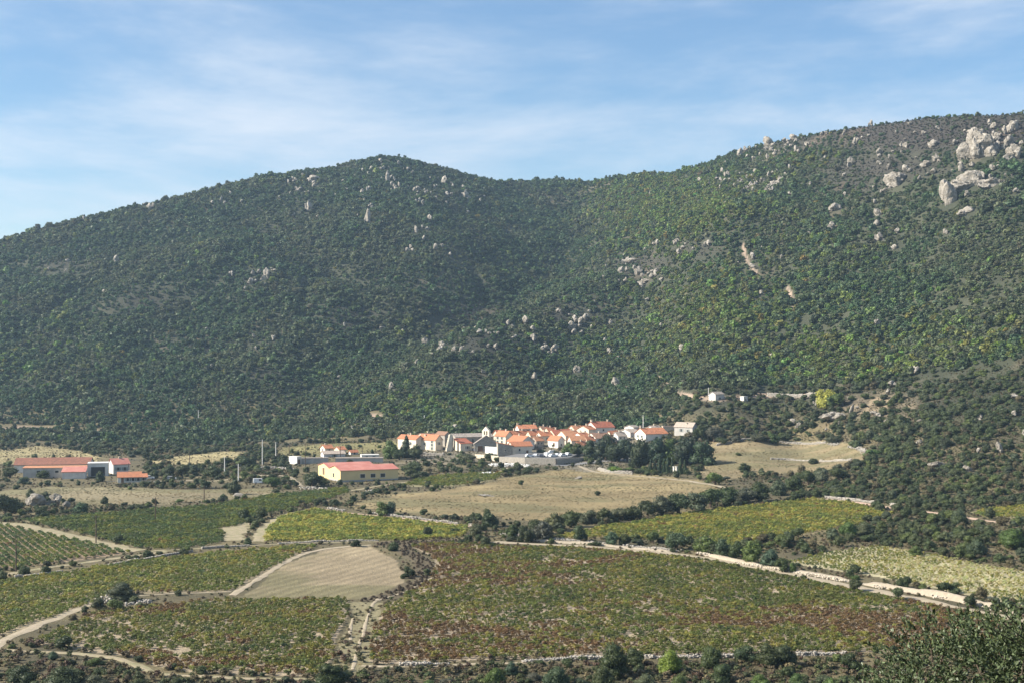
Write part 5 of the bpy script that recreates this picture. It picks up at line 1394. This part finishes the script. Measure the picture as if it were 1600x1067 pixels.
n = len(X); w = rng.uniform(1.0, 2.9, n) * np.where(rng.uniform(size=n) < .12, 1.6, 1); h = w * rng.uniform(0.6, 1.4, n)
w2 = w * rng.uniform(.6, 1.2, n)
scatter('loose_rocks', np.stack([X, Y - 1.2, Z + h * 0.45 + 1.0 * (w > 1.2)], 1), np.stack([rng.normal(size=n) * .3, rng.normal(size=n) * .3, rng.uniform(0, 6.28, n)], 1), np.stack([w, w2, h], 1), np.full((n, 3), .4), rng.integers(0, 5, n), proto_set('loose_rock_kinds', [crag_mesh(960 + i, 3, 2) for i in range(5)]), 'pale loose rocks strewn over the hillsides', 'rocks')
HW = np.concatenate([HW, np.stack([X, Y - 3.0, w * 0.9 + 0.6], 1)[w > 1.3]])
print('rocks', n)


X, Y = jitter_grid(-950, 950, 640, 1730, 2.95)
u = CX + F * X / Y
k = (u > -150) & (u < 1760) & (Y < tab(RID, u) + 26)
X, Y = X[k], Y[k]
Z = z_at(X, Y); u, y = px_of(X, Y, Z)
n1, n2, n3 = fbm(X / 26, Y / 26, 91, 3), fbm(X / 8, Y / 8, 92, 2), fbm(X / 90, Y / 90, 93, 3)
hth = region(u, y, HEATH)
dens = 0.98 - 1.0 * hth - 0.4 * sstep(0.66, 0.76, n1)
k = (y < tab(EDGE, u) + (n2 - .5) * 9) & (rng.uniform(size=len(X)) < dens) & (trail_mask(u, y + 2, 1.5) < 0.3)
X, Y, Z, u, y, n1, n2, n3, hth = [q[k] for q in (X, Y, Z, u, y, n1, n2, n3, hth)]
k = clear_of(X, Y); X, Y, Z, u, y, n1, n2, n3, hth = [q[k] for q in (X, Y, Z, u, y, n1, n2, n3, hth)]
n = len(X)
w = np.exp(rng.normal(size=n) * 0.33 + 1.33) * (0.62 + 0.8 * fbm(X / 45, Y / 45, 94, 2)) * (1 - 0.4 * hth)
w = np.clip(w, 1.6, 9.5)
h = w * rng.uniform(0.55, 1.05, n)
base = np.array([0.070, 0.108, 0.048])
patch = sstep(0.40, 0.62, fbm(X / 38, Y / 38, 97, 4))[:, None]
col = (base * (1 - patch) + np.array([0.098, 0.118, 0.058]) * patch) * rng.uniform(0.6, 1.4, (n, 1))
greenish = region(u, y, [(1060, 325, 140, 66, 0.9), (1000, 380, 60, 40, 0.5), (1120, 490, 150, 75, 0.65), (1010, 550, 160, 40, 0.4), (1330, 560, 220, 48, 0.62), (1500, 540, 140, 60, 0.4), (1260, 430, 120, 80, 0.25), (1240, 250, 60, 16, 0.5), (60, 540, 120, 60, 0.22), (700, 640, 160, 30, 0.3)])
isg = rng.uniform(size=n) < greenish + 0.03
col[isg] = np.array([0.132, 0.172, 0.046]) * rng.uniform(0.7, 1.35, (isg.sum(), 1)) * (1 + 0.1 * rng.normal(size=(isg.sum(), 3)))
yl = rng.uniform(size=n) < 0.003 + 0.02 * (greenish > 0.3)
col[yl] = np.array([0.20, 0.19, 0.05]) * rng.uniform(0.7, 1.2, (yl.sum(), 1))
col *= (1 + 0.06 * rng.normal(size=(n, 3)))
NFOR = 10
scatter('forest', np.stack([X, Y, Z - 0.25], 1), np.stack([rng.normal(size=n) * .08, rng.normal(size=n) * .08, rng.uniform(0, 6.28, n)], 1), np.stack([w, w, h], 1), np.clip(col, 0.01, 0.5), rng.integers(0, NFOR, n), proto_set('wood_kinds', FAR_I), 'evergreen oak wood covering the hillsides behind the village', 'forest')
print('vines', len(vp), 'forest', n)

def cover(X, Y, Z, u, y):
    """how thick the scrub stands outside the fields"""
    n1, n2 = fbm(X / 14, Y / 14, 95, 3), fbm(X / 40, Y / 40, 96, 3)
    uw, yw = u + (fbm(X / 5, Y / 5, 41, 3) - .5) * 10, y
    d = 0.20 + 0.75 * sstep(0.47, 0.62, n1)
    d = np.where(inpoly(u, y, SCRUB_R), 0.75 + 0.6 * sstep(0.40, 0.58, n1), d)
    d = np.where(inpoly(u, y, SCRUB_R) & (y > 800), 0.22 + 0.8 * sstep(0.5, 0.62, n1), d)
    d = np.where((y > 1036), 0.8 + 0.4 * n1, d)
    d = np.where(inpoly(u, y, TERR), 0.62, d)
    d = np.where((u < 650) & (y < 745) & (y > 690), 0.35 + 0.6 * sstep(0.45, 0.58, n1), d)
    d = np.where((u > 1050) & (u < 1420) & (y > 605) & (y < 690), 0.8 * sstep(0.28, 0.42, n1) + 0.3, d)
    d = np.where(((u - 1375) / 66) ** 2 + ((y - 634) / 24) ** 2 < 1, 0.28, d)
    for p in VINEYARDS + [F1, TRACKG]:
        d = np.where(inpoly(uw, yw, p), 0, d)
    for p in (M1, M2, M3, M4, M5):
        d = np.where(inpoly(uw, yw, p), 0.004, d)
    d = np.where(inpoly(uw, yw, M6), 0.06, d)
    d = np.where(inpoly(u, y, VILL), 0.16, d)
    d = np.where(inpoly(u, y, DARKG), 0.02, d)
    d = np.where(inpoly(u, y, [(8, 712), (220, 712), (235, 756), (8, 750)]), 0.05, d)
    d = np.where(inpoly(u, y, [(440, 705), (640, 705), (640, 755), (470, 756)]), 0.05, d)
    d = np.where((y < tab(EDGE, u) - 2), 0, d)
    for L, w in PATH_LINES + WALL_LINES:
        lo, hi = L.min(0) - 8, L.max(0) + 8
        k = (X > lo[0]) & (X < hi[0]) & (Y > lo[1]) & (Y < hi[1]) & (d > 0)
        if k.any():
            dd = dist_poly(X[k], Y[k], [tuple(q) for q in L])
            d[k] *= dd > w * 0.5 + 0.5
    return d

X, Y = jitter_grid(-420, 420, 168, 840, 3.3)
u = CX + F * X / Y; k = (u > -120) & (u < 1720); X, Y = X[k], Y[k]
Z = z_at(X, Y); u, y = px_of(X, Y, Z)
d = cover(X, Y, Z, u, y)
k = (rng.uniform(size=len(X)) < d * np.where(inpoly(u, y, SCRUB_R), 0.8, 0.62)); X, Y, Z, u, y = [q[k] for q in (X, Y, Z, u, y)]
k = clear_of(X, Y, -0.3); X, Y, Z, u, y = [q[k] for q in (X, Y, Z, u, y)]
n = len(X)
dry = sstep(1050, 980, y) * 0 + (Y < 230)
w = rng.uniform(1.2, 3.6, n) * np.where(inpoly(u, y, SCRUB_R), 1.25, 1.0) * np.where(Y < 232, 0.62, 1.0) * np.where(Y > 560, 1.3, 1.0) * np.where((u > 1050) & (u < 1420) & (y < 690), 1.25, 1.0)
h = w * rng.uniform(0.6, 1.0, n)
c0 = np.array([[0.060, 0.080, 0.032], [0.080, 0.095, 0.042], [0.10, 0.125, 0.040], [0.068, 0.084, 0.046], [0.11, 0.095, 0.05]])
ch = rng.choice(5, n, p=[.42, .22, .14, .14, .08])
col = c0[ch] * rng.uniform(0.7, 1.3, (n, 1))
app = np.where((u > 0) & (u < 1600) & (y < 1066) & (y > 600), w / Y, 0)
big = np.argsort(-app)[:230]
names = ['dark evergreen', 'olive green', 'fresh green', 'grey green', 'brownish']
def where(u_, y_):
    if y_ > 1030:
        return 'on the rough strip in front of the vineyards'
    if u_ > 1000 and y_ > 740:
        return 'on the scrub slope above the pale vines'
    if u_ > 1000:
        return 'on the stony slope below the right wood'
    if y_ > 790:
        return 'on the banks between the vineyards'
    return 'on the verges around village and farm'
for j in big:
    lb = 'small %s shrub %s' % (names[ch[j]], where(u[j], y[j]))
    r_ = link('shrub', None, None, (X[j], Y[j], Z[j] - 0.08), lb, 'shrub', lb.replace('small ', '') + ', many alike', rz=float(j), scale=(w[j], w[j], h[j]))
    link('crown', MID_O[j % 7], r_, color=col[j])
    link('stem', TRUNKS[j % 5], r_)
rest = np.setdiff1d(np.arange(n), big); nr = len(rest)
scatter('scrub', np.stack([X, Y, Z - 0.1], 1)[rest], np.stack([rng.normal(size=nr) * .08, rng.normal(size=nr) * .08, rng.uniform(0, 6.28, nr)], 1), np.stack([w, w, h], 1)[rest], col[rest], rng.integers(0, 5, nr), proto_set('scrub_kinds', MID_I), 'evergreen scrub on slopes and verges around the fields', 'scrub')
print('scrub', n)

X, Y = jitter_grid(-360, 360, 170, 780, 1.35)
u = CX + F * X / Y; k = (u > -60) & (u < 1660); X, Y = X[k], Y[k]
Z = z_at(X, Y); u, y = px_of(X, Y, Z)
d = cover(X, Y, Z, u, y)
d = np.where(inpoly(u, y, DARKG), 0.9, np.where(inpoly(u, y, TRACKG), 0.35, np.minimum(d * 0.8 + 0.05 * (d > 0) + 0.30 * (Y < 240) * (d > 0) + 0.5 * inpoly(u, y, SCRUB_R) * (d > 0) + 0.2 * inpoly(u, y, VILL) * (d > 0), 0.92)))
for p in (M1, M2, M3):
    d = np.where(inpoly(u, y, p), 0.003 + 0.05 * sstep(0.62, 0.72, fbm(X / 11, Y / 5, 99, 3)), d)
d = np.where(inpoly(u, y, F1), 0.0, d)
k = rng.uniform(size=len(X)) < d; X, Y, Z, u, y = [q[k] for q in (X, Y, Z, u, y)]
n = len(X)
w = rng.uniform(0.45, 1.3, n) * np.where(Y < 246, 1.5, 1.0); h = w * rng.uniform(0.45, 0.9, n)
c0 = np.array([[0.125, 0.10, 0.058], [0.105, 0.105, 0.048], [0.085, 0.10, 0.04], [0.20, 0.165, 0.09], [0.12, 0.078, 0.052]])
col = c0[rng.choice(5, n, p=[.3, .24, .2, .14, .12])] * rng.uniform(0.7, 1.3, (n, 1))
md = inpoly(u, y, M1) | inpoly(u, y, M2) | inpoly(u, y, M3); col[md] = np.array([0.20, 0.17, 0.09]) * rng.uniform(0.6, 1.3, (md.sum(), 1)); w[md] *= 0.8; h[md] *= 0.5
dk = inpoly(u, y, DARKG); col[dk] = np.array([0.075, 0.055, 0.036]) * rng.uniform(0.7, 1.5, (dk.sum(), 1))
scatter('undergrowth', np.stack([X, Y, Z - 0.05], 1), np.stack([np.zeros(n), np.zeros(n), rng.uniform(0, 6.28, n)], 1), np.stack([w, w, h], 1), col, rng.integers(0, 4, n), proto_set('tuft_kinds', LOW_I), 'heath and dry tufts between the shrubs and along the banks', 'undergrowth')
print('undergrowth', n)

# dry grass over the meadows and the fallow field
X, Y = jitter_grid(-360, 260, 200, 800, 1.15)
u = CX + F * X / Y; k = (u > -40) & (u < 1640); X, Y = X[k], Y[k]
Z = z_at(X, Y); u, y = px_of(X, Y, Z)
g1 = fbm(X / 12, Y / 9, 151, 3)
d = np.zeros(len(X))
for p_, q_ in ((M1, .55), (M2, .55), (M3, .55), (M4, .5), (M5, .5), (M6, .6), (TRACKG, .7)):
    d = np.where(inpoly(u, y, p_), q_, d)
d = d * (0.35 + 1.3 * sstep(.35, .65, g1))
for L, wd_ in PATH_LINES:
    lo, hi = L.min(0) - 4, L.max(0) + 4
    k = (X > lo[0]) & (X < hi[0]) & (Y > lo[1]) & (Y < hi[1]) & (d > 0)
    if k.any():
        d[k] *= dist_poly(X[k], Y[k], [tuple(q) for q in L]) > wd_ * .5 + .2
k = rng.uniform(size=len(X)) < d; X, Y, Z, u, y, g1 = [q[k] for q in (X, Y, Z, u, y, g1)]
n = len(X); w = rng.uniform(.5, 1.25, n); h = w * rng.uniform(.12, .28, n)
mixg = sstep(.5, .68, fbm(X / 25, Y / 14, 152, 3))[:, None]
col = (np.array([.30, .235, .125]) * (1 - mixg) + np.array([.165, .155, .075]) * mixg) * rng.uniform(.7, 1.25, (n, 1))
scatter('dry_grass', np.stack([X, Y, Z - 0.06], 1), np.stack([np.zeros(n), np.zeros(n), rng.uniform(0, 6.28, n)], 1), np.stack([w, w, h], 1), col, rng.integers(0, 4, n), proto_set('grass_kinds', LOW_I), 'dry tan grass of the meadows and the fallow field', 'grass')
print('grass', n)

# heath on the ridge and in the clearings of the wood
X, Y = jitter_grid(-300, 620, 640, 1400, 2.3)
u = CX + F * X / Y; k = (u > 150) & (u < 1680) & (Y < tab(RID, u) + 10); X, Y = X[k], Y[k]
Z = z_at(X, Y); u, y = px_of(X, Y, Z)
k = (rng.uniform(size=len(X)) < region(u, y, HEATH) * 1.3) & (y < tab(EDGE, u)); X, Y, Z = X[k], Y[k], Z[k]
n = len(X); w = rng.uniform(0.8, 2.4, n); h = w * rng.uniform(0.4, 0.75, n)
col = np.array([[0.052, 0.044, 0.036], [0.043, 0.045, 0.032], [0.046, 0.058, 0.030]])[rng.choice(3, n, p=[.5, .35, .15])] * rng.uniform(0.7, 1.35, (n, 1))
scatter('heath', np.stack([X, Y, Z - 0.1], 1), np.stack([np.zeros(n), np.zeros(n), rng.uniform(0, 6.28, n)], 1), np.stack([w, w, h], 1), col, rng.integers(0, 4, n), proto_set('heath_kinds', LOW_I), 'purple brown heath on the open ridge and in clearings', 'heath')

# ------------------------------------------------------------------ the holm oak close to the camera, bottom right
OAKX, OAKY = 3.15, 9.6
zg = float(np.interp(OAKY, [a for a, _ in NEAR], [b_ for _, b_ in NEAR]))
oak = link('holm_oak', None, None, (OAKX, OAKY, zg), 'near holm oak with small leathery grey green leaves at the bottom right corner', 'tree')
zc = 45.36 - zg
b = MB()
r_ = random.Random(4)
b.tube([(0.25, 0.3, -.3), (.15, .2, zc * .4), (.05, .1, zc * .75), (0, 0, zc + .3)], [.17, .13, .1, .05], 10)
tips = []
for j in range(30):
    a = r_.uniform(0, 6.28); e = r_.uniform(.4, 1.25); z0 = zc * r_.uniform(.55, .95)
    p1 = (e * .45 * math.cos(a), e * .45 * math.sin(a), z0 + .25); p2 = (e * math.cos(a), e * math.sin(a), min(z0 + r_.uniform(.3, .9), zc + .8))
    b.tube([(0.05, .08, z0), p1, p2], [.045, .028, .010], 6); tips += [p1, p2, tuple((i + k) / 2 for i, k in zip(p1, p2))]
link('trunk', b.mesh('trunk', BARK), oak)
OAKROOT = tips
OAKLEAF = leaf_mat('holm_oak_leaves', 'const', 0.12, 0.48, (0.062, 0.082, 0.036), (0.4, 1.9))
OAKLEAF.node_tree.nodes['Principled BSDF'].inputs['Specular IOR Level'].default_value = 0.3
r2 = np.random.default_rng(12)
# sprays of leaves filling an uneven crown
lob = np.array([(0.35, .0, zc + .42, .62), (-.45, -.1, zc + .12, .52), (-.92, .0, zc + .02, .40), (.75, .25, zc + .45, .6), (.05, .5, zc + .2, .7), (-.3, .2, zc - .35, .75), (.6, -.3, zc - .3, .75), (1.1, .1, zc + .0, .7), (-1.05, -.15, zc - .45, .45), (0.1, -.5, zc - .2, .55), (-.72, -.2, zc + .05, .33)])
ns = 5200
k = r2.choice(len(lob), ns, p=lob[:, 3] ** 2 / (lob[:, 3] ** 2).sum())
Dv = r2.normal(size=(ns, 3)); Dv[:, 2] += .3; Dv /= np.linalg.norm(Dv, axis=1)[:, None]
cen = lob[k, :3] + Dv * (lob[k, 3] * r2.uniform(.45, 1.08, ns) ** .7)[:, None] * np.array([1, 1, .85])
per = 13
tw = MB()
tp = np.array(tips)
for c in cen[:260]:
    q = tp[np.argmin(((tp - c) ** 2).sum(1))]
    if ((q - c) ** 2).sum() < .5:
        tw.tube([tuple(q), tuple((q + c) / 2 + np.array([0, 0, -.02])), tuple(c)], [.008, .006, .003], 4, False)
link('twigs', tw.mesh('twigs', BARK), oak, kind='stuff')
P = np.repeat(cen, per, 0); Dr = np.repeat(Dv, per, 0)
axis = Dr * .8 + r2.normal(size=P.shape) * .75 + np.array([0, 0, .35]); axis /= np.linalg.norm(axis, axis=1)[:, None]
P = P + Dr * np.tile(np.linspace(-.04, .05, per), ns)[:, None]
side = np.cross(axis, r2.normal(size=P.shape)); side /= np.linalg.norm(side, axis=1)[:, None]
nor = np.cross(side, axis)
Ln = r2.uniform(.020, .040, len(P))[:, None]; Wd = Ln * r2.uniform(.36, .5, len(P))[:, None]
Vl = np.stack([P, P + axis * Ln * .3 + side * Wd * .5 + nor * Ln * .06, P + axis * Ln * .7 + side * Wd * .42 + nor * Ln * .05, P + axis * Ln - nor * Ln * .05, P + axis * Ln * .7 - side * Wd * .42 + nor * Ln * .05, P + axis * Ln * .3 - side * Wd * .5 + nor * Ln * .06], 1)
Wp = Vl[:, 0] + np.array([OAKX, OAKY, zg])
lu, ly = px_of(Wp[:, 0], Wp[:, 1], Wp[:, 2])
score = np.where((lu > 1300) & (lu < 1595) & (ly > 940) & (ly < 1060), Ln[:, 0] / Wp[:, 1], 0)
pick = np.argsort(-score)[:300]
lfv = np.clip(.5 + .27 * r2.normal(size=len(P)), 0, 1)
rest = np.setdiff1d(np.arange(len(P)), pick)
me = quads_np('leaves', Vl[rest].reshape(-1, 3), np.arange(6 * len(rest)).reshape(-1, 6), OAKLEAF)
me.attributes.new('leafvar', 'FLOAT', 'POINT').data.foreach_set('value', np.repeat(lfv[rest], 6).astype(np.float32))
link('leaves', me, oak, kind='stuff')
lm = mesh_np('leaf', [(0, 0, 0), (.22, .3, .06), (.19, .7, .05), (0, 1, -.05), (-.19, .7, .05), (-.22, .3, .06)], [(0, 1, 2, 3, 4, 5)], [OAKLEAF])
lm.attributes.new('leafvar', 'FLOAT', 'POINT').data.foreach_set('value', np.full(6, .55, np.float32))
for j in pick:
    o = link('leaf', lm, oak)
    mt = Matrix((side[j], axis[j], nor[j])).transposed().to_4x4()
    o.matrix_local = Matrix.Translation(Vl[j, 0].tolist()) @ mt @ Matrix.Scale(float(Ln[j, 0]), 4)

# ------------------------------------------------------------------ the air of the valley
HAZE_DENSITY = 0.000095
hm = bpy.data.materials.new('valley_haze'); hm.use_nodes = True
hn, hl = hm.node_tree.nodes, hm.node_tree.links
hn.clear()
ho = N(hn, 'ShaderNodeOutputMaterial'); pv = N(hn, 'ShaderNodeVolumePrincipled')
pv.inputs['Color'].default_value = (0.55, 0.77, 1.0, 1)
pv.inputs['Density'].default_value = HAZE_DENSITY
pv.inputs['Anisotropy'].default_value = 0.35
hl.new(pv.outputs[0], ho.inputs['Volume'])
b = MB(); b.box((float(XX.min()) - 20, float(YY.min()) - 20, float(ZZ.min()) - 1), (float(XX.max()) + 20, float(YY.max()) + 20, float(ZZ.max()) + 16))
link('haze', b.mesh('haze', hm), kind='stuff')
